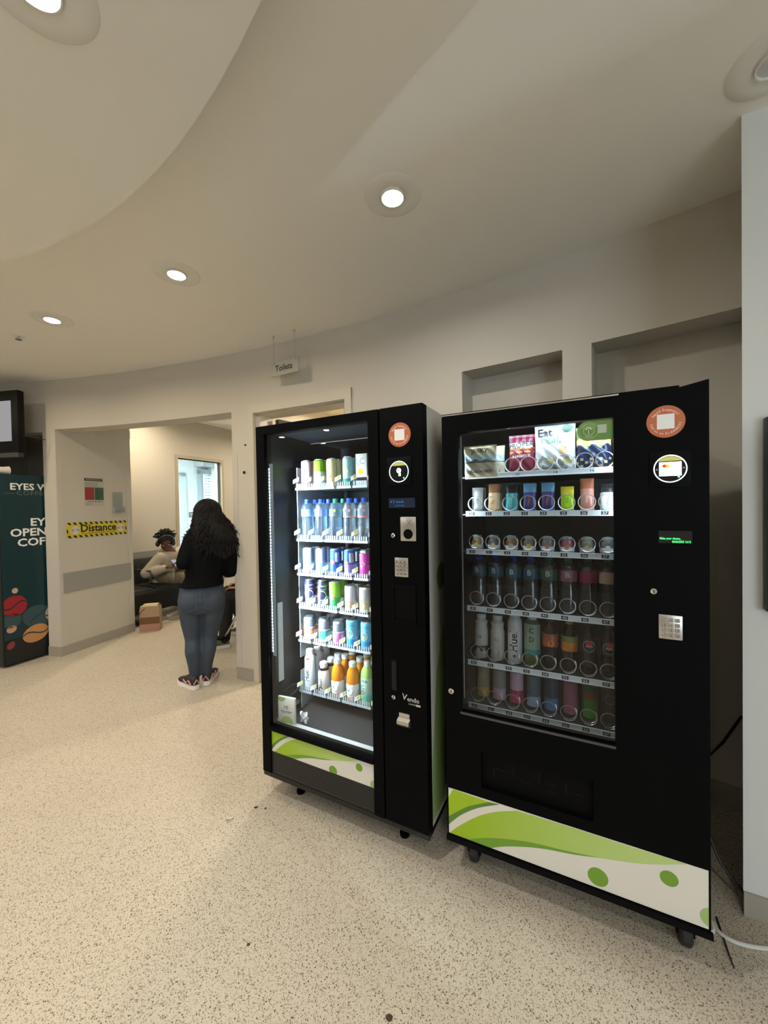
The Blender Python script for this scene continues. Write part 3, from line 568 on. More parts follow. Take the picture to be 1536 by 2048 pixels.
dr = MB(); dr.box(0, gu0, 0, .04, b2, t2); dr.box(gu1, .760, 0, .04, b2, t2); dr.prism([(.760, b2), (w2_, b2), (w2_, 1.840), (.760, 1.826)], 0, .04); dr.box(gu0, gu1, 0, .04, gz1, t2); dr.box(gu0, gu1, 0, .04, .525, gz0); dr.box(gu0, gu1, 0, .04, b2, .385); dr.box(gu0, .137, 0, .04, .385, .525); dr.box(.518, gu1, 0, .04, .385, .525)
DR2 = dr.build('door', BLK, V2, False)
MB().box(0, .6, -.002, .0, 1.824, 1.8285).build('top_edge', mat('edge_highlight', (.45, .43, .40), .3, .8), DR2, False)  # highlight along the top edge, put in as a pale shiny strip
MB().box(gu0, gu1, .010, .015, gz0, gz1).build('glass', glassmat('smoked_glass', (.76, .785, .80), 1.0), DR2, False)
MB().box(gu0-.004, gu1, -.003, 0, gz0-.012, gz0-.004).build('glass_rim', mat('rim_grey', (.06, .06, .06), .4), DR2, False)
hh = MB().box(.137, .518, .022, .026, .385, .525).build('delivery_flap', mat('flap_matte', (.0035, .0034, .0032), .55, spec=.06), DR2, False)
for k_, (x_, z_, w_, h_) in enumerate(((.18, .47, .05, .006), (.18, .44, .006, .03), (.25, .46, .006, .04), (.28, .45, .04, .006), (.34, .46, .006, .045), (.37, .47, .03, .006), (.37, .44, .03, .006), (.43, .45, .006, .04), (.46, .46, .03, .006))): MB().box(x_, x_+w_, .0205, .022, z_-.012, z_-.012+h_).build('raised_mark', mat('emboss_black', (.006, .006, .006), .45, spec=.1), hh, False)
graphic(DR2, .006, .826, .163, .345, lambda u: u, lambda z: z, 0)
MB().box(-.002, w2_+.004, -.010, .0, .138, .158).build('bottom_edge', BLK2, DR2, False)
lock(DR2, .024, .739, .011); support_sticker(DR2, .725, 1.7245); ring_reader(DR2, .735, 1.577, .043, True)
e = MB().box(.705, .790, -.002, 0, 1.345, 1.384).build('display', mat('lcd_black', (.012, .013, .014), .12), DR2, False)
m = MB(); addtext(m, 'Make your choice..', .0095, (.735, 1.360), -.0024, .012, sx=.75); addtext(m, '06/06/2025 16:13', .0095, (.763, 1.350), -.0024, .012, sx=.7); m.build('lettering', emat('led_green', (.08, 1, .25), 1.6), e)
lock(DR2, .691, 1.192, .009); key_pad(DR2, .703, .765, 1.044, 1.121)
MB().box(.074, .078, .003, .006, .72, 1.74).build('inner_channel', mat('channel_grey', (.10, .105, .11), .35, .5), DR2, False)
for u, d in ((.075, .1), (.775, .1), (.075, .58), (.775, .58)): foot(V2, u, d, b2, True)
gs = MB(); q = clip([(.480+.03-.03*math.cos(a), 1.72+.034*math.sin(a)) for a in [R_(-90+180*k/12) for k in range(13)]]+[(.60, 1.754), (.60, 1.686)], .47, gu1, 1.67, 1.756)
gs = MB().prism(clip([(.513+.034*math.cos(a), 1.719+.034*math.sin(a)) for a in [R_(90+180*k/14) for k in range(15)]]+[(.60, 1.685), (.60, 1.753)], .47, gu1, 1.67, 1.755), .0085, .010).build('recycling_sticker', mat('sticker_green', (.12, .24, .05), .45), DR2, False)
m = MB(); cx_, cz_ = .5135, 1.719
n = 28
for r0, r1 in ((.0285, .0292), (.0155, .0166)): m.add([(cx_+q*math.cos(2*math.pi*k/n), .0083, cz_+q*math.sin(2*math.pi*k/n)) for q in (r0, r1) for k in range(n)], [(k, (k+1) % n, n+(k+1) % n, n+k) for k in range(n)])
m.box(cx_-.001, cx_+.001, .0082, .0083, cz_-.013, cz_+.004)
for a in (30, 60, 90, 120, 150): m.poly([(x, .0082, z) for x, z in disc2(cx_+.009*math.cos(R_(a)), cz_+.001+.009*math.sin(R_(a)), .0026, 10)])
arctext(m, 'CARBON NEUTRAL', .0062, (cx_, cz_), .0225, 90, .0082); arctext(m, 'PRODUCT', .0062, (cx_, cz_), .0225, 270, .0082, inward=True); m.build('tree_emblem', mat('pale_sage', (.55, .66, .45), .5), gs)
MB().add([(.553+x*.013, .0083, 1.722+z*.014) for x, z in ((-1, -1), (1, -1), (1, 1), (-1, 1))], [(0, 1, 2, 3)]).build('pale_square', mat('pale_grey_green', (.42, .48, .38), .5), gs, False)
RZ2 = [1.603, 1.450, 1.295, 1.061, .837, .658]; CU2 = [.1, .168, .238, .305, .372, .441, .508, .574]; D2 = .1
RAIL = mat('aluminium_rail', (.80, .85, .88), .35, .25)
def coil(rad, pitch, y1, start):
    pts = []; n = 18+int(y1/pitch*18)
    for k in range(n+1):
        a = start+2*math.pi*k/18; pts.append((rad*math.cos(a), (k/18*.010 if k < 18 else .010+(k-18)/18*pitch), rad*math.sin(a)))
    return MB().tube(pts, .0016, 6).mesh('spiral', mat('spiral_wire', (.66, .65, .62), .28, .8))
COIL = coil(.0285, .03, .018, 2.4); COILB = coil(.0275, .03, .014, -2.2)
for r, z in enumerate(RZ2):
    sh = MB().box(.026, .634, D2+.004, .62, z-.018, z-.013).build('shelf', mat('tray_dark', (.05, .055, .06), .4, .3), V2, False)
    rl = MB(); rl.box(.066, .634, D2, D2+.004, z-.022, z-.001); rl.box(.066, .634, D2-.003, D2, z-.022, z-.0195); rl.box(.066, .634, D2-.003, D2, z-.0035, z-.001); rl.build('price_rail', RAIL, sh, False)
    if r == 0:
        for u, t_ in ((.27, '12'), (.405, '14'), (.525, '16')):
            m = MB(); addtext(m, t_, .013, (u, z-.012), D2-.0012, .008, sx=1.3); m.build('number', BLACKT(), sh)
        for u in (.105, .17, .249, .308, .368, .437, .502, .566): obj('spiral', COIL, sh, (u, D2+.012, z+.027))
    else:
        for i, u in enumerate(CU2):
            m = MB(); m.add([(u-.010+x, D2-.0006, z-.0115+y) for x, y in ((-.0115, -.0065), (.0115, -.0065), (.0115, .0065), (-.0115, .0065))], [(0, 1, 2, 3)]); nt_ = m.build('number_plate', mat('number_black', (.02, .02, .022), .5), sh, False)
            m = MB(); addtext(m, '%d%d' % (r+1, i), .0125, (u-.010, z-.0118), D2-.0010, .012, sx=1.25); m.build('number', WHITET(), nt_)
            obj('spiral', COIL if r == 1 else COILB, sh, (u, D2+.012, z+.0285))
n_, t_ = Vector((math.cos(A2), math.sin(A2), 0)), Vector((-math.sin(A2), math.cos(A2), 0))
MB().box(.07, .63, .043, .058, 1.775, 1.79).build('light_bar', emat('bar_glow', (.78, .92, 1), 8), V2, False)
p = O2+n_*.35+t_*.055; arealight('light_bar_light', (p.x, p.y, 1.772), .56, .02, 1.5, (.78, .93, 1), (R_(20), 0, A2))
for u_, z_, pw_, ry_ in ((.050, 1.56, .8, -35), (.615, 1.56, .8, 35)):
    MB().box(u_-.004, u_+.004, .046, .050, 1.40, 1.72).build('light_strip', emat('side_strip_glow', (.78, .92, 1), 3), V2, False)
    p = O2+n_*u_+t_*.055; arealight('side_strip_light', (p.x, p.y, z_), .01, .32, pw_, (.78, .93, 1), (R_(90), 0, A2+R_(ry_)))
# ------------------------------------------------------------------ products
def C_(n, c, rough=.35, **k): return mat(n, c, rough, **k)
SILV = C_('can_silver', (.62, .66, .70), .25, metal=.85); CLRW = glassmat('bottle_clear', (.90, .95, .97), 1.6, haze=.10)
def patch(mb, c, r, R0, mi=0, n=16, sx=1., off=.0006):
    # round motif bent onto a cylinder of radius R0
    pts = []
    for k in range(n):
        a = 2*math.pi*k/n; x = c[0]+r*sx*math.cos(a); z = c[1]+r*math.sin(a); q = R0+off; pts.append((q*math.sin(x/R0), -q*math.cos(x/R0), z))
    return mb.poly(pts, mi)
def can(name, lab, bands, r=.029, h=.155, motif=(), group=None, domed=False, cat='drink can'):
    # bands: list of (top fraction, material) from the foot upwards
    t = thing(name, lab, cat, group=group); mats = []; prof = []; z0 = .006; z1 = h-.012
    def mi(m):
        if m not in mats: mats.append(m)
        return mats.index(m)
    prof.append((r*.78, 0, mi(SILV))); prof.append((r, z0, mi(bands[0][1]))); lo = 0.
    for fr, m in bands:
        prof[-1] = (prof[-1][0], prof[-1][1], mi(m)); zz = z0+(z1-z0)*fr; prof.append((r, zz, mi(m))); prof.append((r, zz+1e-5, mi(m)))
    if domed: prof += [(r*.97, z1+.002, mi(bands[-1][1])), (r*.84, h-.005, mi(bands[-1][1])), (r*.7, h, 0)]
    else: prof += [(r*.97, z1+.003, mi(bands[-1][1])), (r*.84, h-.004, mi(SILV)), (r*.86, h, 0)]
    MB().lathe(prof, 24).build('can_body', mats, t)
    lid = MB().lathe([(r*.84, h-.003), (r*.86, h+.0005), (r*.80, h+.0005), (r*.78, h-.003)], 24).build('can_lid', SILV, t)
    MB().rbox(-.006, .006, -.011, .011, h-.0025, h-.001, .0005, seg=1).build('pull_tab', SILV, lid)
    for i, mo in enumerate(motif):
        m = MB()
        if mo[0] == 'disc': patch(m, mo[1], mo[2], r, off=.0006+.0003*i, sx=mo[4] if len(mo) > 4 else 1)
        elif mo[0] == 'text': addtext(m, mo[4], mo[2], mo[1], 0, .008, wrap=r+.001, rot=mo[5] if len(mo) > 5 else 0)
        elif mo[0] == 'ring':
            n = 24; pts = []
            for q_ in (mo[2]*.9, mo[2]):
                for k in range(n): a = 2*math.pi*k/n; x = mo[1][0]+q_*math.cos(a); z = mo[1][1]+q_*math.sin(a); pts.append(((r+.0006)*math.sin(x/r), -(r+.0006)*math.cos(x/r), z))
            m.add(pts, [(k, (k+1) % n, n+(k+1) % n, n+k) for k in range(n)])
        elif mo[0] == 'bar':
            n = 6; x0, x1, zb, ztp = mo[1]; m.add([((r+.0005+.0002*i)*math.sin((x0+(x1-x0)*k/n)/r), -(r+.0005+.0002*i)*math.cos((x0+(x1-x0)*k/n)/r), z) for z in (zb, ztp) for k in range(n+1)], [(k, k+1, n+2+k, n+1+k) for k in range(n)])
        m.build('print', mo[3], t, False)
    return t
def bottle(name, lab, prof, body, cap, capz, caph, capr, label=None, motif=(), liquid=None, group=None):
    # prof (r,z); label (z0,z1,r,mat)
    t = thing(name, lab, 'bottle', group=group)
    MB().lathe([(p[0], p[1], 0) for p in prof], 24).build('bottle_body', body, t)
    MB().lathe([(capr, capz), (capr*1.02, capz+.002), (capr, capz+caph-.002), (capr*.88, capz+caph)], 18).build('cap', cap, t)
    if liquid: MB().lathe([(p[0]*.94, p[1]+.001) for p in liquid[0]], 20).build('liquid', liquid[1], t)
    if label:
        for z0, z1, r, m_ in (label if isinstance(label, list) else [label]): MB().lathe([(r, z0), (r+.0004, z0+.001), (r+.0004, z1-.001), (r, z1)], 24, cap=False).build('wrap_label', m_, t)
    for i, mo in enumerate(motif):
        m = MB()
        if mo[0] == 'disc': patch(m, mo[1], mo[2], mo[4], off=.0012+.0004*i)
        else: addtext(m, mo[5], mo[2], mo[1], 0, .01, wrap=mo[4]+.0016, rot=mo[6] if len(mo) > 6 else 0)
        m.build('print', mo[3], t, False)
    return t
WHT = C_('print_white', (.78, .79, .78)); TEAL = C_('print_teal', (.01, .30, .26)); NAVY = C_('print_navy', (.012, .014, .06)); REDM = C_('print_red', (.55, .03, .03)); ORNG = C_('print_orange', (.75, .28, .02)); YEL = C_('print_yellow', (.75, .62, .03))
GLD = C_('print_gold', (.62, .36, .06)); BLU = C_('print_blue', (.01, .09, .42)); SKY = C_('print_sky', (.10, .45, .75)); MAG = C_('print_magenta', (.62, .04, .40)); PNK = C_('print_pink', (.72, .45, .58)); BLACKP = C_('print_black', (.015, .015, .017)); CREAM = C_('print_cream', (.75, .66, .45)); GRNP = C_('print_green', (.05, .30, .03)); LIMP = C_('print_lime', (.22, .50, .03)); BRN = C_('print_brown', (.10, .04, .02)); MAROON = C_('print_maroon', (.22, .015, .04)); CAPW = C_('cap_white', (.72, .74, .74), .4); CAPB = C_('cap_blue', (.008, .06, .55), .35); CAPG = C_('cap_green', (.01, .22, .12), .35)
shelfw = ['top', 'second', 'third', 'fourth', 'fifth', 'lowest']
def put1(t, r, i, d=0., front=True):
    u = CU1[r][i]; t.location = m1w(u, D1+.042+d, RZ1[r]-.005); t.rotation_euler.z = A1+random.uniform(-.05, .05); return t
def rows1(t, r, i, n, step, lab2):
    put1(t, r, i)
    for k in range(1, n):
        c = tree(t); put1(c, r, i, k*step); c['label'] = lab2
        if 'group' not in c: c['group'] = lab2+' (row behind)'
DM = 'in the drinks machine'
# top shelf
for i, (nm, c0, mats_, mot) in enumerate([
    ('pale pink', 'pink', [(.22, REDM), (1, C_('pink_can', (.74, .50, .62)))], [('text', (0, .09), .02, C_('dark_pink', (.35, .05, .15)), 'ZERO', 1.57)]),
    ('pale green', 'green', [(.25, C_('lime_white', (.55, .72, .50))), (.6, C_('mint', (.62, .75, .62))), (1, LIMP)], [('disc', (.004, .075), .016, C_('leaf', (.35, .55, .25)))]),
    ('cream yellow', 'yellow', [(1, C_('cream_can', (.78, .66, .36)))], [('disc', (.0, .062), .015, ORNG), ('text', (0, .105), .018, C_('olive', (.3, .26, .04)), 'LITE')]),
    ('aqua and teal', 'aqua', [(.27, TEAL), (1, C_('aqua_can', (.34, .66, .70)))], [('disc', (.008, .08), .008, YEL)])]):
    t = can('slim_can', nm+' slim can at the front of the top shelf '+DM, mats_, .0285, .157, mot); rows1(t, 0, i, 2, .06, nm+' slim can behind the front one, top shelf '+DM)
t = thing('drink_carton', 'tall white drink carton with a lemon print on the top shelf '+DM, 'carton')
MB().rbox(-.033, .033, -.03, .03, 0, .165, .003).build('carton_body', WHT, t); MB().box(-.031, .031, -.0304, -.030, .028, .045).build('base_band', BLACKP, t); MB().poly([(x, -.0306, z) for x, z in disc2(-.004, .075, .015)]).build('lemon_print', YEL, t, False)
m = MB(); addtext(m, 'LC', .045, (-.006, .125), -.0305, .0); m.build('lettering', C_('grey_blue', (.3, .4, .5)), t); put1(t, 0, 4)
# second shelf: water bottles
def wprof(r=.0335, h=.222): return [(r*.8, 0), (r*.97, .006), (r, .02), (r, .085), (r*.93, .100), (r*.90, .112), (r*.95, .124), (r, .135), (r, .165), (r*.92, .182), (r*.62, .198), (r*.36, .204), (r*.36, h-.004)]
for i, (nm, cp, lt, extra) in enumerate([('blue-capped still water bottle, first slot', CAPB, (.25, .45, .65), None), ('blue-capped still water bottle, turned back to front', CAPB, (.25, .40, .75), None), ('green-capped sparkling water bottle', CAPG, (.20, .42, .42), None), ('water bottle with a peach label line', CAPB, (.62, .70, .75), (.75, .35, .25)), ('water bottle with a pink label line', CAPB, (.62, .68, .75), (.8, .18, .3))]):
    lb = [(.128, .168, .0338, glassmat('wlabel_%d' % i, lt, .6, haze=.25))]
    if extra: lb.append((.122, .128, .0336, C_('wline_%d' % i, extra)))
    mo = [('text', (-.008, .15), .034, C_('b_ink_%d' % i, (.55, .85, .95) if i < 3 else (.02, .06, .2)), .0338, 'B'), ('disc', (.015, .158), .0065, C_('leaf_%d' % i, (.35, .7, .1) if i < 3 else (.85, .3, .4)), .0338)] if i != 1 else []
    t = bottle('water_bottle', nm+' on the second shelf '+DM, wprof(), glassmat('bottle_tint_%d' % i, (.60, .80, .93) if i < 3 else (.88, .93, .95), 2.4, haze=.07), cp, .198, .024, .0135, lb, mo)
    rows1(t, 1, i, 3, .075, nm.split(',')[0]+' behind the front one '+DM)
# third shelf: energy drink cans
SB = [(.45, C_('ice_blue', (.14, .36, .70))), (1, C_('silver_blue', (.40, .50, .62), .3, metal=.5))]
for i in (0, 1):
    t = can('energy_can', 'silver can with an ice blue lower half, third shelf '+DM, SB, .0295, .143, group='silver and ice blue cans'); rows1(t, 2, i, 2, .064, 'silver can with an ice blue lower half, third shelf '+DM)
for i, (nm, a, b, c) in enumerate([('blue and silver can with a red emblem', BLU, SILV, BLU), ('blue and silver can with a violet side', BLU, SILV, C_('violet', (.22, .2, .55))), ('magenta and silver energy can', MAG, SILV, MAG)]):
    k = i+2; t = can('energy_can', nm+', third shelf '+DM, [(.48, c if i < 2 else MAG), (1, a if i < 2 else SILV)], .0295, .143, [('bar', (-.045, -.016, .01, .07), SILV, b), ('bar', (.014, .05, .075, .125), SILV, b if i < 2 else MAG), ('disc', (0, .073), .011, REDM, 1.3), ('disc', (.002, .074), .005, YEL)] if i < 2 else [('bar', (-.03, .04, .07, .125), 0, MAG), ('disc', (0, .073), .010, C_('pale_mag', (.75, .35, .6)), 1.3)]); rows1(t, 2, k, 2, .064, nm.split(',')[0]+' behind the front one '+DM)
# fourth shelf
for i in (0, 1):
    t = can('energy_can', 'dark navy can with thin white ring lines, fourth shelf '+DM, [(.84, NAVY), (.88, SILV), (1, NAVY)], .029, .150, [('ring', (.012, .068), .026, WHT), ('bar', (-.008, -.005, .01, .12), 0, WHT), ('bar', (-.03, .035, .098, .101), 0, SILV), ('disc', (-.004, .085), .006, REDM)], group='navy cans with ring lines'); rows1(t, 3, i, 2, .064, 'dark navy can with thin white ring lines, fourth shelf '+DM)
t = can('soda_can', 'green soda can with a red ball print, fourth shelf '+DM, [(.45, C_('soda_green', (.02, .32, .08))), (1, C_('soda_lime', (.16, .45, .02)))], .0315, .15, [('disc', (.004, .068), .014, REDM), ('disc', (.002, .082), .007, YEL), ('text', (.004, .066), .02, WHT, '7')]); rows1(t, 3, 2, 2, .07, 'green soda can behind the red-ball one, fourth shelf '+DM)
for i in (3, 4):
    t = can('tonic_can', 'silver-white can with a gold lower print, fourth shelf '+DM, [(.42, C_('pale_gold', (.62, .50, .34))), (1, C_('silver_white', (.62, .66, .68), .3, metal=.4))], .031, .136, [('disc', (0, .036), .015, GLD), ('disc', (-.003, .065), .008, YEL)], group='silver-white cans with gold print'); rows1(t, 3, i, 2, .068, 'silver-white can with a gold lower print, fourth shelf '+DM)
# fifth shelf
for i, (nm, c) in enumerate([('coral red', C_('coral', (.72, .16, .10))), ('sea green', C_('seagreen', (.06, .40, .34))), ('lilac pink', C_('lilac', (.66, .18, .46)))]):
    t = can('domed_can', 'dark domed can with a '+nm+' lower half, fifth shelf '+DM, [(.55, c), (.6, WHT), (1, C_('smoke', (.22, .25, .30), .2, metal=.5))], .0325, .128, [('disc', (-.004, .07), .007, YEL)], domed=True); rows1(t, 4, i, 2, .07, 'dark domed can behind the '+nm+' one, fifth shelf '+DM)
for i in (3, 4):
    t = can('juice_can', 'bright blue coconut can with a cream circle, fifth shelf '+DM, [(.3, C_('deep_sky', (.02, .25, .62))), (1, C_('bright_sky', (.12, .48, .72)))], .032, .146, [('disc', (0, .072), .021, CREAM), ('disc', (-.006, .078), .009, BRN, 1.3), ('disc', (-.004, .066), .009, YEL), ('text', (0, .118), .017, BLU, 'Rubicon')], group='blue coconut cans'); rows1(t, 4, i, 2, .068, 'bright blue coconut can with a cream circle, fifth shelf '+DM)
# lowest shelf
def hprof(r=.031, h=.195): return [(r*.94, 0), (r, .004), (r, h*.84), (r*.9, h*.93), (r*.66, h*.99), (r*.6, h+.004)]
t = bottle('shake_bottle', 'tall white shake bottle with a berry print on the lowest shelf '+DM, hprof(), C_('shake_white', (.72, .76, .80)), CAPW, .197, .025, .0215, None, [('text', (0, .085), .038, BLACKP, .031, 'Huel', R_(90)), ('disc', (.006, .172), .010, REDM, .029)]); rows1(t, 5, 0, 3, .07, 'tall white shake bottle behind the front one, lowest shelf '+DM)
t = bottle('shake_bottle', 'short white shake bottle with a black collar on the lowest shelf '+DM, [(.03, 0), (.033, .004), (.033, .105), (.029, .118), (.021, .13), (.021, .14)], C_('shake_cream', (.70, .66, .62)), CAPW, .142, .024, .022, [(.124, .139, .0265, BLACKP)], [('text', (0, .062), .03, BLACKP, .033, 'fuel', R_(90)), ('disc', (.0, .026), .014, BRN, .033), ('disc', (.012, .022), .008, CREAM, .033)]); rows1(t, 5, 1, 3, .07, 'short white shake bottle behind the front one, lowest shelf '+DM)
JP = [(.031, 0), (.0345, .004), (.035, .05), (.035, .10), (.033, .13), (.027, .155), (.019, .17), (.018, .178)]
JUI = mat('orange_juice', (.62, .22, .01), .15, spec=.6)
for i in (2, 3):
    t = bottle('juice_bottle', 'orange juice bottle with a white round-print label, lowest shelf '+DM, JP, JUI, CAPW, .174, .024, .0205, [(.022, .088, .0354, WHT)], [('disc', (0, .055), .022, GLD, .0355), ('disc', (0, .055), .019, WHT, .0355), ('disc', (-.004, .058), .006, SKY, .0355)], group='orange juice bottles'); rows1(t, 5, i, 3, .075, 'orange juice bottle with a white round-print label, lowest shelf '+DM)
t = bottle('vitamin_bottle', 'tall pale green vitamin drink bottle on the lowest shelf '+DM, [(.031, 0), (.034, .004), (.034, .15), (.03, .17), (.018, .19), (.016, .196)], C_('vitamin_green', (.36, .58, .16), .15), CAPW, .192, .024, .0165, [(.05, .135, .0344, C_('mint_label', (.45, .72, .62))), (.02, .05, .0344, C_('mint_deep', (.12, .5, .42)))], [('text', (-.004, .122), .022, BLACKP, .0346, 'VWA'), ('text', (-.006, .092), .03, BLACKP, .0346, 'C'), ('text', (-.006, .064), .03, BLACKP, .0346, 'D'), ('disc', (-.012, .046), .009, YEL, .0346)]); rows1(t, 5, 4, 3, .075, 'pale green vitamin drink bottle behind the front one, lowest shelf '+DM)
# ------------------------------------------------------------------ snack machine stock
SMN = 'in the snack machine'
def Tp(x, z, w, h, th, cr=.06):
    q = max(0, 1-abs(2*x/w)**2.6); v = min(1, max(0, (z/h-cr)/(1-2*cr))); return th*(q**.6)*(math.sin(math.pi*v)**.55 if 0 < v < 1 else 0)+.0006
def pouch(name, lab, w, h, th, colour, mats, cat='snack bag', nx=44, nz=54, cr=.06, wr=.0022, texts=(), group=None, taper=0.):
    # pillow bag: colour(u,v) -> material index, on front and back
    t = thing(name, lab, cat, group=group); vs = []; fs = []; ms = []
    rnd = random.Random(lab); ph = [rnd.uniform(0, 6) for _ in range(6)]
    def y(x, z, s):
        k = Tp(x, z, w, h, th, cr); wv = wr*math.sin(x*130+ph[0]+z*55)*math.sin(z*95+ph[1])+wr*.7*math.sin((x+z)*170+ph[2]); return s*(k+wv*min(1, k/.006))
    for s in (-1, 1):
        for j in range(nz+1):
            for i in range(nx+1):
                x = (i/nx-.5)*w; z = j/nz*h; vs.append((x*(1-taper*abs(j/nz-.5)*0-.03*math.sin(math.pi*j/nz)), y(x, z, s), z))
    N = (nx+1)*(nz+1)
    for s in (0, 1):
        for j in range(nz):
            for i in range(nx):
                a = s*N+j*(nx+1)+i; fs.append((a, a+1, a+nx+2, a+nx+1)); ms.append(colour((i+.5)/nx, (j+.5)/nz))
    mb = MB(); mb.add(vs, fs, ms); mb.build('bag', mats, t)
    for tx in texts:
        s_, size, c, m_, bold = tx[:5]; v, f = text(s_, size, bold); rot = tx[5] if len(tx) > 5 else 0; ca, sa = math.cos(rot), math.sin(rot); out = []
        for px_, pz_ in v:
            X = px_*ca-pz_*sa+c[0]; Z = px_*sa+pz_*ca+c[1]; out.append((X, -Tp(X, Z, w, h, th, cr)-.0042, Z))
        MB().add(out, f).build('lettering', m_, t, False)
    return t
def put2(t, u, d, z, tilt=0., yaw=0.): t.location = m2w(u, d, z); t.rotation_euler = (tilt, 0, A2+yaw); return t
z0 = RZ2[0]
JK = [C_('jerky_cream', (.62, .56, .34), .5), C_('jerky_sky', (.45, .56, .58), .5), C_('jerky_hill', (.08, .10, .10), .5), C_('jerky_sand', (.50, .44, .33), .5)]
def jcol(u, v):
    hill = .50+.09*math.exp(-((u-.35)/.12)**2)+.07*math.exp(-((u-.7)/.1)**2)
    return 0 if v > .72 or v < .14 else 1 if v > hill else 2 if v > .47 else 3
def jerky(lab): return pouch('jerky_bag', lab, .128, .125, .010, jcol, JK, nx=56, nz=56, cr=.04, texts=[('JERKY', .024, (0, .104), BLACKP, .012), ('CAJUN BEEF', .016, (.005, .024), BLACKP, .006)])
t = jerky('pale yellow jerky bag hanging over the edge of the top shelf '+SMN); put2(t, .138, .062, 1.582, .08)
t = jerky('pale yellow jerky bag standing behind the hanging one '+SMN); put2(t, .150, .165, z0-.012, 0)
t = pouch('crisp_bag', 'maroon barbecue crisps bag with a pointed orange print '+SMN, .098, .158, .026, lambda u, v: 1 if .66 < v < .80 and u < .93 else (2 if (.5 < v < .67 and (math.sin(u*19)+math.sin(v*70)) > .2) else 3 if (v > .80 and math.sin(u*24) > .1) else 0), [MAROON, WHT, C_('crisp_orange', (.72, .30, .10)), C_('crisp_plum', (.30, .12, .20))], texts=[('PROPER', .027, (-.002, .1155), BLACKP, .014, .12), ('BARBECUE', .014, (0, .070), WHT, .006, .05)]); put2(t, .282, .150, z0-.012, -.03)
t = pouch('crisp_bag', 'large white and silver crisps bag reading Eat real '+SMN, .144, .195, .03, lambda u, v: 2 if v < .28 and (math.sin(u*15+2)+math.sin(v*30+1)) > .75 else 1 if v < .30 and math.sin(u*17)*math.sin(v*26+u*9) > .1 else 3 if (.36 < v < .50 and .62 < u < .8) else 0, [C_('bag_white', (.60, .62, .61), .3), C_('bag_silver', (.40, .41, .40), .25, metal=.4), C_('chip_yellow', (.50, .44, .20)), C_('bag_cream', (.72, .40, .24))], texts=[('Eat', .042, (-.034, .152), BLACKP, .022), ('real.', .042, (-.012, .125), C_('eat_green', (.10, .24, .18)), .006)]); put2(t, .402, .145, z0-.012, -.02)
m = MB(); m.poly([(.045+x, -.034, .163+z) for x, z in disc2(0, 0, .019, 20, .011)]); m.build('oval_mark', C_('eat_oval', (.02, .12, .07)), t, False)
t = pouch('crisp_bag', 'navy crisps bag with a golden wavy top behind the green sticker '+SMN, .116, .165, .026, lambda u, v: 0 if v < .55+.05*math.sin(u*16) and not (v < .3 and math.sin(u*23+1)*math.sin(v*40) > .35) else (1 if v > .55 and v < .70+.05*math.sin(u*14) else 2 if v <= .4 else 3), [C_('bag_navy', (.015, .025, .07), .3), C_('bag_gold', (.70, .52, .22), .35), C_('nut_print', (.55, .42, .22)), C_('bag_olive', (.22, .30, .12))]); put2(t, .532, .150, z0-.012, -.02)
# second shelf: bars
def bar(lab, cols, texts=(), w=.046, h=.108, th=.011, group=None): 
    return pouch('snack_bar', lab, w, h, th, lambda u, v: 0 if v < .12 else (1 if v < .66 else min(2, len(cols)-1)), cols, 'snack bar', 8, 16, .05, .0008, texts, group)
specs = [('silver grey', [C_('bar_grey', (.30, .30, .28)), C_('bar_silver', (.42, .43, .42), .3, metal=.5)], 'FULFIL', BLACKP), ('orange-footed brown', [ORNG, C_('bar_peach', (.72, .52, .28)), C_('bar_brown', (.25, .11, .05))], 'FILL', REDM), ('turquoise and black', [C_('bar_turq', (.02, .48, .50)), C_('bar_turq2', (.05, .42, .45)), BLACKP], 'GRENADE', WHT), ('blue and purple, first slot', [C_('bar_blue', (.02, .14, .55)), C_('bar_purple', (.035, .03, .18)), C_('bar_ltblue', (.15, .35, .55))], 'OREO', ORNG), ('blue and purple, second slot', [MATS['bar_blue'], MATS['bar_purple'], MATS['bar_ltblue']], 'OREO', ORNG), ('yellow-green', [C_('bar_lime', (.40, .62, .02)), C_('bar_lime2', (.42, .66, .02)), YEL], 'kind', GRNP), ('salmon pink', [C_('bar_salmon', (.70, .30, .22)), C_('bar_salmon2', (.66, .28, .22)), C_('bar_rust', (.40, .13, .07))], 'VIVE', WHT), ('mint and white', [C_('bar_mint', (.30, .58, .50)), C_('bar_white', (.70, .76, .74)), BLACKP], 'protein', TEAL)]
for i, (nm, cols, tx, tm) in enumerate(specs):
    t = bar(nm.split(',')[0]+' wrapped snack bar on the second shelf '+SMN if ',' not in nm else 'blue and purple wrapped snack bar on the second shelf '+SMN, cols, [(tx, .013, (0, .045), tm, .008, R_(80))], h=(.108, .12, .115, .118, .118, .10, .128, .105)[i], group='blue and purple snack bars' if ',' in nm else None)
    put2(t, CU2[i]+.002, D2+.045, RZ2[1]-.01, -.16)
    c = tree(t); put2(c, CU2[i]+.002, D2+.10, RZ2[1]-.01, -.12); c['label'] = nm.split(',')[0]+' wrapped snack bar behind the front one, second shelf '+SMN; c['group'] = nm.split(',')[0]+' bars behind'
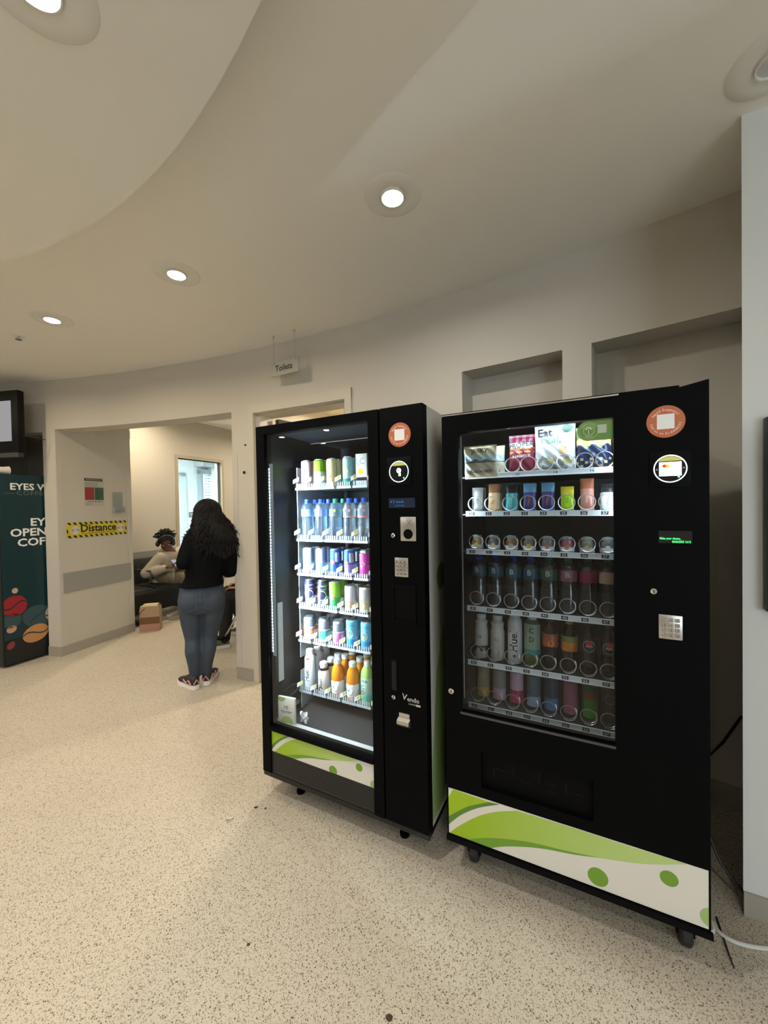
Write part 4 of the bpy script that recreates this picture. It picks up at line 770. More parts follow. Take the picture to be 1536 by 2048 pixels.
# third shelf: snack pots
for i, (nm, a, b) in enumerate([('golden', (.62, .40, .10), (.30, .18, .06)), ('amber', (.65, .42, .14), (.10, .10, .10)), ('brown-topped', (.45, .40, .36), (.22, .10, .04)), ('yellow-print', (.60, .48, .06), (.16, .12, .09)), ('pink-print', (.45, .16, .10), (.14, .14, .14)), ('red-topped', (.55, .25, .14), (.30, .06, .10)), ('nut-print', (.60, .38, .14), (.16, .18, .14)), ('plain white', (.7, .7, .7), (.15, .16, .18))]):
    t = thing('snack_pot', nm+' snack pot with a white foot label, third shelf '+SMN, 'snack pot')
    MB().lathe([(.022, 0), (.0235, .003), (.0245, .012), (.0225, .034), (.019, .046), (.0165, .05)], 20).build('pot', C_('pot_%d' % i, b, .3), t)
    MB().lathe([(.0175, .05), (.0178, .052), (.0178, .060), (.0165, .062)], 18).build('lid', C_('pot_lid', (.22, .23, .22), .3), t)
    MB().lathe([(.0250, .008), (.0253, .012), (.0243, .022), (.0240, .024)], 20, cap=False).build('wrap_label', WHT, t)
    m = MB(); patch(m, (0, .026), .0085, .0245, off=.0012); m.build('print', C_('pot_print_%d' % i, a), t, False); put2(t, CU2[i], D2+.052, RZ2[2]-.01)
# fourth shelf: water bottles, shade of the cabinet mixed into their tints and labels
for i in range(8):
    nm = ('dim blue water bottle on the fourth shelf ' if i < 4 else ('dim dark green water bottle on the fourth shelf ', 'dim pink-label water bottle on the fourth shelf ', 'dim crimson-label water bottle on the fourth shelf ', 'dim peach-label water bottle on the fourth shelf ')[i-4])+SMN
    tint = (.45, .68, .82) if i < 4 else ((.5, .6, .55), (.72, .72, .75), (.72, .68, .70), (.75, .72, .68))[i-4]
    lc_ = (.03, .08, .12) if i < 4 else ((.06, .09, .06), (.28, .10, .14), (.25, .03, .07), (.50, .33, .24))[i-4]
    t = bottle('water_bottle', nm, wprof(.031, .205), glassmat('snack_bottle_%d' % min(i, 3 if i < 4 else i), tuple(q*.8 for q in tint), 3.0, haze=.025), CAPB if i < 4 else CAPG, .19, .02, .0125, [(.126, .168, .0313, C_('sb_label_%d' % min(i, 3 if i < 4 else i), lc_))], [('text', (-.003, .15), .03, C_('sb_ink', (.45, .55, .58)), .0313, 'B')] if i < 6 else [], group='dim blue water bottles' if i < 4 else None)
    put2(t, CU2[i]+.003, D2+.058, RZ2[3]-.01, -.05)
# fifth shelf
PET = [(.024, 0), (.0275, .005), (.029, .03), (.0265, .055), (.0275, .075), (.0285, .10), (.0275, .13), (.021, .155), (.012, .172), (.0115, .18)]
WSH = [(.026, 0), (.028, .004), (.028, .115), (.0245, .128), (.0245, .14), (.027, .147), (.027, .15), (.019, .16), (.018, .166)]
COLA = mat('cola_dark', (.012, .006, .004), .1, spec=.6)
its = []
t = bottle('shake_bottle', 'white protein bottle with a brown patterned foot on the fifth shelf '+SMN, WSH, C_('dim_white', (.60, .58, .54)), CAPW, .165, .018, .02, [(.03, .052, .0284, BRN)], [('text', (0, .09), .02, BLACKP, .0282, 'U'), ('disc', (-.006, .036), .008, PNK, .0286)]); its.append(t)
its.append(bottle('shake_bottle', 'plain white protein bottle on the fifth shelf '+SMN, WSH, MATS['dim_white'], CAPW, .165, .018, .02, None, [('text', (.002, .085), .02, C_('grey_ink2', (.2, .2, .2)), .0282, 'U')]))
its.append(bottle('shake_bottle', 'white bottle with large black vertical lettering on the fifth shelf '+SMN, [(.027, 0), (.0285, .004), (.0285, .165), (.024, .178), (.02, .185)], C_('huel_white', (.66, .66, .64)), CAPW, .184, .012, .02, None, [('text', (0, .088), .044, BLACKP, .0285, 'Huel', R_(90)), ('disc', (.002, .03), .006, C_('code_grey', (.1, .1, .12)), .0285)]))
its.append(bottle('vitamin_bottle', 'dark green vitamin bottle with a grey-green label on the fifth shelf '+SMN, [(.027, 0), (.03, .004), (.03, .15), (.027, .17), (.02, .18)], C_('vit_body', (.10, .16, .05), .2), CAPW, .18, .014, .017, [(.065, .165, .0304, C_('vit_label', (.30, .38, .30))), (.045, .065, .0304, TEAL)], [('text', (0, .14), .028, BLACKP, .0306, 'C'), ('text', (0, .105), .028, BLACKP, .0306, 'D')]))
its.append(bottle('soda_bottle', 'dark soda bottle with a red-orange fruit label '+SMN, PET, COLA, BLACKP, .178, .014, .0135, [(.085, .135, .0289, C_('fruit_red', (.42, .10, .04)))], [('disc', (.004, .10), .012, ORNG, .029)]))
its.append(bottle('soda_bottle', 'dark soda bottle with an orange and green label '+SMN, PET, COLA, ORNG, .178, .014, .0135, [(.078, .112, .0289, C_('fanta_orange', (.62, .20, .02))), (.112, .135, .0289, C_('fanta_green', (.20, .26, .05)))]))
for k in (6, 7):
    its.append(bottle('cola_bottle', 'black cola bottle with a round red and white emblem '+SMN, PET, COLA, BLACKP, .178, .014, .0135, [(.08, .135, .0289, BLACKP)], [('disc', (0, .108), .021, WHT, .0292), ('disc', (0, .108), .0195, BLACKP, .0292), ('disc', (0, .118), .011, REDM, .0292), ('text', (0, .107), .011, WHT, .0296, 'PEPSI')], group='cola bottles on the fifth shelf'))
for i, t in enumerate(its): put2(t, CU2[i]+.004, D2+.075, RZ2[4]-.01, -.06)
# lowest shelf
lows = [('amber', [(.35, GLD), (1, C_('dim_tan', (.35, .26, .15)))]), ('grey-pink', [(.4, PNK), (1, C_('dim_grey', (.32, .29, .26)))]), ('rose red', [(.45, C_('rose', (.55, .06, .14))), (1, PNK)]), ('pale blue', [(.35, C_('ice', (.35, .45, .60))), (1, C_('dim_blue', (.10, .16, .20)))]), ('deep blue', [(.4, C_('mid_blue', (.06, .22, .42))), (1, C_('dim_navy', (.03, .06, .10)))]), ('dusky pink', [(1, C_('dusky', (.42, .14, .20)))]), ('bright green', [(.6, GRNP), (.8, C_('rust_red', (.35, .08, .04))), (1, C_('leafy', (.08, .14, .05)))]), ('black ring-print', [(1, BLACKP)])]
for i, (nm, bands) in enumerate(lows):
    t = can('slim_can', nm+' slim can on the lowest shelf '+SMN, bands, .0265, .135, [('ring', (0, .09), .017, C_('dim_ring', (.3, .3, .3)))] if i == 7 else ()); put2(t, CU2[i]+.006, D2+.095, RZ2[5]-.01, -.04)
# ------------------------------------------------------------------ coffee machine
F0 = Vector((-3.6, 3.61, 0)); FDIR = Vector((.356, .934, 0)).normalized()
CMa = math.atan2(FDIR.y, FDIR.x)
cm = thing('coffee_machine', 'tall dark teal coffee machine with white lettering and coloured bean prints', 'coffee machine', F0, CMa)
MB().rbox(0, .60, .012, .62, .02, 1.838, .006).build('housing', mat('machine_black', (.010, .011, .012), .4), cm)
fp = MB().box(.012, .60, 0, .012, .26, 1.838).build('front_panel', mat('teal_panel', (.004, .030, .038), .35, noise=.12, nscale=3), cm)
MB().box(.012, .60, 0, .012, .03, .258).build('plinth_panel', mat('machine_black2', (.008, .009, .010), .4), cm)
for x in (.05, .55):
    for y in (.08, .55): MB().lathe([(.02, 0), (.02, .02)], 12, (x, y, 0)).build('foot', BLK2, cm)
m = MB(); addtext(m, 'EYES WIDE', .088, (.085, 1.722), -.0008, .022, 'LEFT', sx=1.08); m.build('brand_lettering', WHITET(), fp)
for tx_, tz_ in (('EYE', 1.372), ('OPENING', 1.274), ('COFFEE', 1.176)): m = MB(); addtext(m, tx_, .105, (.33, tz_), -.0008, .024, sx=1.10); m.build('slogan_line', WHITET(), fp)
m = MB(); addtext(m, 'COFFEE', .058, (.135, 1.660), -.0008, .004, 'LEFT', sx=1.15, spacing=1.15); m.box(.043, .125, -.0009, -.0005, 1.657, 1.661); m.build('subtitle', mat('teal_grey_print', (.13, .14, .13), .6), fp)
def bean(u, z, rx, rz, ang, colr, line=True, name='bean_print', k=0):
    pts = []; ca, sa = math.cos(ang), math.sin(ang)
    for i in range(28):
        a = 2*math.pi*i/28; x, y = rx*math.cos(a), rz*math.sin(a); pts.append((u+x*ca-y*sa, z+x*sa+y*ca))
    b = MB().poly([(x, -.0008-.0003*k, y) for x, y in clip(pts, .013, .6, .04, 1.8)]).build(name, colr, fp, False)
    if line:
        q = []
        for i in range(15):
            t = i/14*2-1; x, y = rx*.97*t, rz*.34*math.sin(t*2.6)*(-1 if k % 2 else 1); q.append((u+x*ca-y*sa, -.0013-.0003*k, z+x*sa+y*ca))
        mm = MB(); n = len(q)
        mm.add(q+[(x, y, z_+.012) for x, y, z_ in q], [(i, i+1, n+i+1, n+i) for i in range(n-1)]); mm.build('bean_line', fp.active_material, b, False)
BR = mat('bean_red', (.30, .012, .02), .5); BT = mat('bean_tan', (.50, .24, .09), .5); BG_ = mat('bean_slate', (.03, .07, .085), .5); BC = mat('bean_cream', (.45, .38, .28), .5); BP = mat('bean_rose', (.22, .04, .05), .5)
bean(.095, .575, .098, .10, -.05, BR); bean(.28, .43, .11, .13, 1.3, BG_, k=1); bean(.07, .44, .075, .07, .1, BG_, False); bean(.395, .43, .055, .075, 0, BC, k=2); bean(.257, .265, .11, .085, .25, BT, k=3); bean(.10, .722, .024, .026, 0, BC, False); bean(.066, .36, .04, .035, .5, mat('bean_peach', (.50, .30, .18), .5), False); bean(.057, .205, .028, .038, -.5, BP, False)
cu = MB().lathe([(.03, 0), (.038, .08), (.04, .082), (.04, .086)], 20).xf(Matrix.Translation((0, 0, .04)) @ Matrix.Rotation(R_(90), 4, 'Y')).build('paper_cup', mat('cup_white', (.62, .59, .54), .5), None); q = F0+FDIR*.02; q2 = Vector((FDIR.y*-1, FDIR.x, 0)); cu.location = (q+q2*.05).to_tuple()[:2]+(1.838,); cu.rotation_euler.z = CMa
tag(cu, 'white paper cup lying on top of the coffee machine', 'cup')
# ------------------------------------------------------------------ wall screen
tv = thing('wall_screen', 'black-framed wall screen with a pale grey picture mounted on the curved wall', 'screen', apt(79.9, RW-.25, 2.045), R_(79.9-90))
MB().rbox(-1.02, .0, -.03, .035, .0, .585, .012).build('bezel', mat('screen_bezel', (.004, .004, .004), .4, spec=.2), tv); MB().box(-.96, -.075, -.032, -.029, .105, .485).build('display', emat('screen_grey', (.30, .29, .29), .85), tv, False)
MB().box(-.98, -.02, -.02, .03, -.045, .0).build('speaker_bar', mat('speaker_grey', (.03, .03, .03), .6), tv)
MB().box(-.62, -.36, .035, .245, .22, .36).build('wall_bracket', mat('bracket_black', (.02, .02, .02), .5), tv); MB().tube([(-.01, .0, .16), (.012, .03, .158), (.02, .2, .15)], .004, 6).build('cable', BLACKT(), tv)
# dark screen on the pier
q = G+PD*.053+PN*.0
ps = thing('pier_screen', 'black slim framed screen on the pier wall beside the snack machine', 'screen', (q.x, q.y, 1.095), math.atan2(PD.y, PD.x))
MB().rbox(0, .46, -.035, -.001, 0, .66, .006).build('bezel', mat('pier_bezel', (.012, .013, .014), .35), ps); MB().box(.02, .44, -.037, -.034, .025, .635).build('display', mat('pier_glass', (.006, .010, .010), .1), ps, False)
# ------------------------------------------------------------------ things on the distance wall
AW = math.atan2(DD.y, DD.x)
ds = thing('distance_sign', 'yellow sign reading Distance with black hazard stripes on the wall', 'sign', DWp(.079, 1.196), AW)
Wd_, Hd_ = .669, .162
MB().rbox(0, Wd_, -.003, 0, 0, Hd_, .001, seg=1).build('plate', mat('sign_yellow', (.62, .50, .03), .45), ds)
for k in range(12):
    for zb, zt_ in ((0, .026), (Hd_-.026, Hd_)):
        x = .006+k*.0565; pl = clip([(x, zt_), (x+.026, zt_), (x+.044, zb), (x+.018, zb)], .001, Wd_-.001, 0, Hd_)
        if pl: MB().poly([(a, -.0034, b) for a, b in pl]).build('hazard_stripe', BLACKT(), ds, False)
for pl in ([(.001, .10), (.001, .06), (.016, .04), (.016, .08)], [(Wd_-.016, .10), (Wd_-.016, .06), (Wd_-.001, .04), (Wd_-.001, .08)]): MB().poly([(a, -.0034, b) for a, b in pl]).build('hazard_stripe', BLACKT(), ds, False)
for cx in (.088, Wd_-.075):
    c = MB().poly([(x, -.0035, z) for x, z in disc2(cx, .08, .047, 28)]).build('white_disc', mat('disc_cream', (.62, .58, .50), .5), ds, False); m = MB()
    for sg_ in (-1, 1):
        for r0 in (.024, .034):
            pts = [(cx+sg_*(.004+r0*math.cos(a)), -.0039, .078+r0*.8*math.sin(a)) for a in [R_(-38+76*k/8) for k in range(9)]]; m.tube(pts, .0018, 4)
        m.tube([(cx+sg_*.004, -.0039, .088), (cx+sg_*.020, -.0039, .088), (cx+sg_*.022, -.0039, .070)], .0022, 4)
    m.build('spacing_symbol', mat('symbol_grey', (.14, .14, .13), .5), c)
m = MB(); addtext(m, 'Distance', .112, (.338, .092), -.0036, .026, sx=1.02); m.build('lettering', BLACKT(), ds)
m = MB(); dashes(m, .15, .53, .040, .010, -.0036); m.build('small_lettering', mat('sign_brown_ink', (.22, .15, .02), .5), ds)
po = thing('wall_poster', 'paper notice with a red and a green box on the wall above the Distance sign', 'poster', DWp(.269, 1.533), AW)
MB().box(0, .217, -.002, 0, 0, .311).build('paper', mat('poster_paper', (.46, .44, .39), .5), po); MB().box(.004, .20, -.0026, -.002, .272, .298).build('title_bar', BLACKT(), po)
for x, c, nm in ((.006, (.28, .035, .035), 'red_box'), (.112, (.035, .10, .06), 'green_box')): MB().rbox(x, x+.100, -.0030, -.002, .064, .202, .008, seg=2).build(nm, mat('poster_'+nm, c, .5), po)
m = MB(); dashes(m, .02, .19, .285, .008, -.0028); m.build('title', mat('poster_pale', (.4, .38, .34), .5), po)
m = MB()
for k in range(5): dashes(m, .012, .15, .255-.011*k, .004, -.0024)
dashes(m, .03, .19, .045, .010, -.0024); dashes(m, .012, .08, .02, .006, -.0024); m.build('body_text', mat('poster_ink', (.16, .15, .13), .6), po)['kind'] = 'stuff'
hd_ = thing('leaflet_rack', 'clear acrylic leaflet rack fixed to the wall beside the notice', 'rack', DWp(.582, 1.455), AW)
MB().box(0, .128, -.004, -.001, .0, .235).build('back_plate', glassmat('acrylic', (.80, .79, .75), 1.2, haze=.25), hd_); MB().box(0, .128, -.040, -.037, .0, .062).box(0, .128, -.04, -.001, 0, .004).box(0, .003, -.04, -.004, 0, .06).box(.125, .128, -.04, -.004, 0, .06).build('pocket', MATS['acrylic'], hd_, False)
m = MB(); m.tube([(.01, -.03, .012), (.05, -.036, .022), (.09, -.03, .010), (.12, -.034, .02)], .005, 6); m.tube([(.02, -.025, .008), (.07, -.03, .03)], .004, 6); m.build('leftover_clip', mat('clip_dark', (.09, .08, .07), .4), hd_)
for x, z in ((.02, .22), (.064, .21), (.108, .22)): MB().lathe([(.005, 0), (.004, .003)], 10).xf(Matrix.Translation((x, -.004, z)) @ Matrix.Rotation(R_(90), 4, 'X')).build('screw', STEEL(), hd_)
# ------------------------------------------------------------------ beam seating
BS = mat('seat_black', (.022, .022, .022), .42, bump=.04, nscale=200); BF = mat('beam_grey', (.10, .10, .10), .35, .5)
bb = thing('beam_bench', 'row of black padded waiting seats on a steel beam along the grey bumper rail', 'bench', Wp(-.69, .5), math.atan2(WD.y, WD.x))
def srot(mb, ang, piv): return mb.xf(Matrix.Translation(piv) @ Matrix.Rotation(ang, 4, 'X') @ Matrix.Translation(-Vector(piv)))
for k in range(3):
    x = .02+k*.46
    s = MB().rbox(x, x+.42, -.27, .20, .40, .455, .025).build('seat', BS, bb)
    b = srot(MB().rbox(x, x+.42, .20, .245, .44, .80, .022), R_(-10), (x, .22, .44)).build('backrest', BS, bb)
    MB().box(x+.05, x+.09, .235, .262, .38, .72).build('back_bracket', BF, b)
for k in range(4):
    x = k*.46
    a = MB().tube([(x, .19, .44), (x, .18, .62), (x, .10, .655), (x, -.16, .655), (x, -.19, .62), (x, -.16, .52), (x, .0, .42)], .014, 8).build('armrest', BF, bb); MB().rbox(x-.022, x+.022, -.17, .11, .652, .668, .006).build('arm_pad', BS, a)
MB().box(-.0, 1.38, -.03, .03, .33, .39).build('beam', BF, bb); MB().tube([(-.0, -.255, .405), (1.38, -.255, .405)], .022, 8).build('front_rail', BS, bb)
for x in (.25, 1.13):
    l = MB().tube([(x, 0, .34), (x, 0, .05)], .028, 10).build('leg', BF, bb); MB().box(x-.03, x+.03, -.28, .26, .0, .045).build('floor_bar', BF, l)
MB().box(.0, 1.38, .12, .14, .04, .33).build('modesty_panel', mat('panel_charcoal', (.035, .035, .036), .5), bb)
# paper bag, extension lead
pb = thing('paper_bag', 'brown paper carrier bag with a dark and a pink band on the floor', 'bag', onz(303, 1259), .25)
def bagmesh(): 
    m = MB(); w_, d_, h_ = .11, .06, .30; ring = []
    for z, k in ((0, 1), (.085, 1.0), (.10, 1), (.17, 1), (.255, .98), (h_, .92)):
        ring.append([(-w_*k, -d_*k, z), (w_*k, -d_*k, z), (w_*k*.96, d_*k, z), (-w_*k*.96, d_*k, z)])
    vs = [p for r in ring for p in r]; fs = [(0, 3, 2, 1)]; ms = [0]; cols = [2, 1, 1, 0, 0]
    for i in range(5):
        for k in range(4): k2 = (k+1) % 4; fs.append((4*i+k, 4*i+k2, 4*i+4+k2, 4*i+4+k)); ms.append(cols[i] if k == 0 else 0)
    return m.add(vs, fs, ms)
bagmesh().build('bag_body', [mat('kraft', (.36, .24, .14), .7, noise=.1, nscale=30), mat('kraft_dark', (.16, .07, .025), .7), mat('kraft_pink', (.42, .20, .14), .7)], pb, False)
tp = MB(); tp.prism([(-.1, -.055), (.1, -.055), (.06, -.01), (-.02, .0), (-.09, -.01)], .298, .306, 'z'); tp.prism([(-.08, -.03), (.08, -.03), (.08, .05), (-.08, .05)], .288, .316, 'z'); tp.build('folded_top', mat('kraft_pale', (.62, .50, .30), .7), pb, False)
MB().tube([(-.108, -.061, .20), (-.09, -.062, .245), (-.05, -.06, .275)], .004, 6).build('handle', mat('twine', (.12, .07, .03), .8), pb)
p0 = onz(315, 1238); p1 = onz(337, 1235); p2 = onz(352, 1227)
el = thing('extension_lead', 'white extension lead lying on the floor under the seats', 'cable', (p1.x, p1.y, 0)); L_ = lambda p, z: (p.x-p1.x, p.y-p1.y, z)
MB().tube([L_(p0, .006), L_(p0.lerp(p1, .5), .006), L_(p1, .012)], .006, 6).build('cord', mat('white_cord', (.60, .55, .46), .5), el); dv_ = (p2-p1).normalized(); aa = math.atan2(dv_.y, dv_.x); MB().rbox(0, .26, -.03, .03, 0, .04, .008).xf(Matrix.Rotation(aa, 4, 'Z')).build('socket_strip', mat('socket_white', (.62, .58, .50), .45), el)
# ------------------------------------------------------------------ cables and litter by the machines
def smooth3(pts, n=6):
    out = []
    for i in range(len(pts)-1):
        p0, p1, p2, p3 = pts[max(i-1, 0)], pts[i], pts[i+1], pts[min(i+2, len(pts)-1)]
        for k in range(n): t = k/n; out.append((p1*2+(p2-p0)*t+(p0*2-p1*5+p2*4-p3)*t*t+(p1*3-p0-p2*3+p3)*t**3)*.5)
    return out+[pts[-1]]
pts = [m2w(.80, .715, .75), m2w(.87, .71, .50), m2w(.885, .52, .34)]+[onz(x, y, z) for x, y, z in ((1426, 1690, .16), (1452, 1740, .10), (1484, 1780, .06), (1510, 1803, .03), (1536, 1828, .012))]+[onz(1600, 1880, .008), onz(1600, 1880, .008)+PD*.3]
o = MB().tube(smooth3(pts), .0055, 8).build('power_cable', mat('cable_black', (.01, .01, .01), .45), None); tag(o, 'black power cable slanting from behind the snack machine to the pier skirting', 'cable')
pts = []
for k in range(40):
    a = k/39*2*math.pi*2.2; pts.append(m2w(.90+.045*math.cos(a), .56+.06*math.sin(a*.5), .40+.05*math.sin(a)))
pts = [m2w(.78, .715, .8), m2w(.86, .715, .6), m2w(.90, .66, .45)]+pts+[m2w(.96, .54, .42), Vector((1.42, 1.62, .45)), Vector((1.592, 1.722, .50))]
o = MB().tube(pts, .006, 6).build('looped_cable', MATS['cable_black'], None); tag(o, 'looped black cable hanging in the dark gap behind the snack machine', 'cable')
cp = [onz(x, y, .007) for x, y in ((1400, 1770), (1425, 1845), (1436, 1862), (1458, 1878), (1490, 1890), (1536, 1897), (1600, 1896))]
cp = [m2w(.72, .3, .007), m2w(.86, .17, .007)]+cp[1:]+[cp[-1]+PD*.3, cp[-1]+PD*.7]; o = MB().tube(smooth3(cp), .0065, 8).build('white_cable', mat('cable_white', (.62, .62, .58), .45), None); tag(o, 'white cable curving over the floor beside the snack machine', 'cable')
o = MB().tube([onz(1433, 1834, .004), onz(1455, 1900, .004), onz(1469, 1937, .004)], [.003, .003, .0015], 6).build('thin_cable', MATS['cable_black'], None); tag(o, 'thin black wire end lying on the floor next to the white cable', 'cable')
o = MB().tube([(-.012, 0, .004), (.012, 0, .004), (.016, .004, .004), (.012, .008, .004), (-.012, .008, .004), (-.015, .004, .004)], .0022, 6, closed=True).build('metal_clip', STEEL(), None); o.location = onz(460, 1641); o.rotation_euler.z = .5; tag(o, 'small metal ring pull lying on the speckled floor', 'litter')
def crumb(px, py, s, lab):
    bm = bmesh.new(); bmesh.ops.create_icosphere(bm, subdivisions=2, radius=1); rn = random.Random(px)
    for v in bm.verts: v.co = Vector((v.co.x*s*(1+rn.uniform(-.25, .25)), v.co.y*s*.8*(1+rn.uniform(-.25, .25)), max(-.2, v.co.z)*s*.35+s*.07))
    me = bpy.data.meshes.new('crumb'); bm.to_mesh(me); bm.free(); me.materials.append(mat('crumb_brown', (.055, .035, .02), .8)); o = obj('floor_crumb', me, None, onz(px, py)); tag(o, lab, 'litter')
crumb(512, 1615, .009, 'dark brown crumb on the floor between the ring pull and the drinks machine'); crumb(778, 2036, .010, 'dark oval crumb on the floor in front of both machines'); crumb(497, 1889, .006, 'tiny brown speck of dirt on the open floor'); crumb(531, 1617, .006, 'smaller brown crumb right beside the dark brown one')
# ------------------------------------------------------------------ people
def loftring(mb, secs, seg=20):
    # closed loft of ellipses: (centre, side vector*rx, front vector*ry)
    vs = []; fs = []; n = len(secs)
    for c, a, b in secs:
        for k in range(seg): g = 2*math.pi*k/seg; vs.append(Vector(c)+Vector(a)*math.cos(g)+Vector(b)*math.sin(g))
    for i in range(n-1):
        for k in range(seg): k2 = (k+1) % seg; fs.append((i*seg+k, i*seg+k2, (i+1)*seg+k2, (i+1)*seg+k))
    fs.append(tuple(range(seg))[::-1]); fs.append(tuple((n-1)*seg+k for k in range(seg))); return mb.add(vs, fs)
def ball(mb, c, r, M=None):
    bm = bmesh.new(); bmesh.ops.create_icosphere(bm, subdivisions=3, radius=1); r = r if isinstance(r, (tuple, list)) else (r, r, r)
    vs = []
    for v in bm.verts:
        p = Vector((v.co.x*r[0], v.co.y*r[1], v.co.z*r[2])); p = (M @ p) if M else p; vs.append(p+Vector(c))
    mb.add(vs, [[v.index for v in f.verts] for f in bm.faces]); bm.free(); return mb
def limb(mb, pts, rs, seg=14):
    # tapered limb: smooth chain of points with a ball at every joint
    pts = [Vector(p) for p in pts]
    for i in range(len(pts)-1):
        mb.tube([pts[i], pts[i].lerp(pts[i+1], .5), pts[i+1]], [rs[i], (rs[i]+rs[i+1])/2, rs[i+1]], seg)
    for p, r in zip(pts, rs): ball(mb, p, r*.995)
    return mb
def fuse(mb, name, m, parent, voxel=.012, smooth=6):
    # one continuous skin out of the overlapping volumes
    me = mb.mesh(name, m, False); o = bpy.data.objects.new(name, me); COL.objects.link(o)
    r = o.modifiers.new('r', 'REMESH'); r.mode = 'VOXEL'; r.voxel_size = voxel; s = o.modifiers.new('s', 'SMOOTH'); s.iterations = smooth; s.factor = .5
    dg = bpy.context.evaluated_depsgraph_get(); dg.update(); me2 = bpy.data.meshes.new_from_object(o.evaluated_get(dg)); bpy.data.objects.remove(o); bpy.data.meshes.remove(me)
    me2.materials.clear(); me2.materials.append(m); me2.polygons.foreach_set('use_smooth', [True]*len(me2.polygons)); me2.name = name; return obj(name, me2, parent)
class Fig:
    # figure frame: s to its image-right, t away along its axis, z up
    def __init__(s, o, fwd): s.o = Vector(o); s.f = Vector(fwd).normalized(); s.r = Vector((s.f.y, -s.f.x, 0))
    def p(s, a, b, z): return s.r*a+s.f*b+Vector((0, 0, z))
    def px(s, x, y, t=0.):
        q = onpl(x, y, s.o+s.f*t, s.f)-s.o; return s.r*q.dot(s.r)+s.f*t+Vector((0, 0, q.z))
def head_parts(mb, c, fwd, up, k=1.):
    f = Vector(fwd).normalized(); u = (Vector(up)-f*Vector(up).dot(f)).normalized(); r = f.cross(u); M = Matrix((r, f, u)).transposed(); c = Vector(c); P = lambda a, b, d: c+(r*a+f*b+u*d)*k
    ball(mb, P(0, -.008, .03), (.076*k, .095*k, .088*k), M); ball(mb, P(0, .018, -.045), (.058*k, .066*k, .07*k), M); ball(mb, P(0, .045, -.09), (.03*k, .03*k, .025*k), M)
    ball(mb, P(0, .094, -.022), (.013*k, .018*k, .022*k), M); ball(mb, P(0, .078, .015), (.05*k, .014*k, .012*k), M)
    ball(mb, P(0, .084, -.062), (.024*k, .012*k, .011*k), M)
    for s in (-1, 1): ball(mb, P(.078*s, -.006, -.012), (.010*k, .02*k, .032*k), M); ball(mb, P(.04*s, .066, -.025), (.024*k, .018*k, .02*k), M)
    return P
def face_bits(parent, P, r=.011):
    for s in (-1, 1):
        m = MB(); ball(m, P(.032*s, .076, -.003), r*.8); e = m.build('eye', mat('eye_white', (.75, .73, .70), .2), parent); m = MB(); ball(m, P(.032*s, .0805, -.006), r*.62); m.build('iris', mat('iris_dark', (.02, .012, .008), .2), e)
        m = MB(); m.tube([P(.016*s, .090, .022), P(.034*s, .089, .027), P(.052*s, .078, .022)], .004, 6); m.build('eyebrow', mat('brow_dark', (.012, .009, .008), .8), parent)
    m = MB(); m.tube([P(-.024, .092, -.062), P(0, .098, -.060), P(.024, .092, -.062)], [.003, .006, .003], 6); m.build('lips', mat('lips', (.25, .08, .07), .45), parent)
def hand_parts(mb, wrist, d, n, curl=.5, side=1, k=1.):
    # palm and five fingers; d = direction of the hand, n = palm normal (fingers curl towards it)
    d = Vector(d).normalized(); n = (Vector(n)-d*Vector(n).dot(d)).normalized(); r = d.cross(n)*side; w = Vector(wrist)
    for q in (-.026, -.009, .009, .026): limb(mb, [w+r*q*.6*k, w+d*.075*k+r*q*k], [.013*k, .0115*k], 8)
    for q, L in ((-.030, .062), (-.010, .074), (.010, .078), (.030, .070)):
        b = w+d*.078*k+r*q*k; a = curl*.6; p1 = b+(d*math.cos(a)+n*math.sin(a))*L*.45*k; a += curl*.9; p2 = p1+(d*math.cos(a)+n*math.sin(a))*L*.32*k; a += curl*.7; p3 = p2+(d*math.cos(a)+n*math.sin(a))*L*.25*k
        limb(mb, [b, p1, p2, p3], [.0092*k, .0085*k, .0078*k, .007*k], 8)
    b = w+d*.022*k+r*.028*k; p1 = b+(d*.55+r*.65+n*.35).normalized()*.042*k; p2 = p1+(d*.8+r*.15+n*.5).normalized()*.032*k; limb(mb, [b, p1, p2], [.012*k, .0105*k, .008*k], 8)
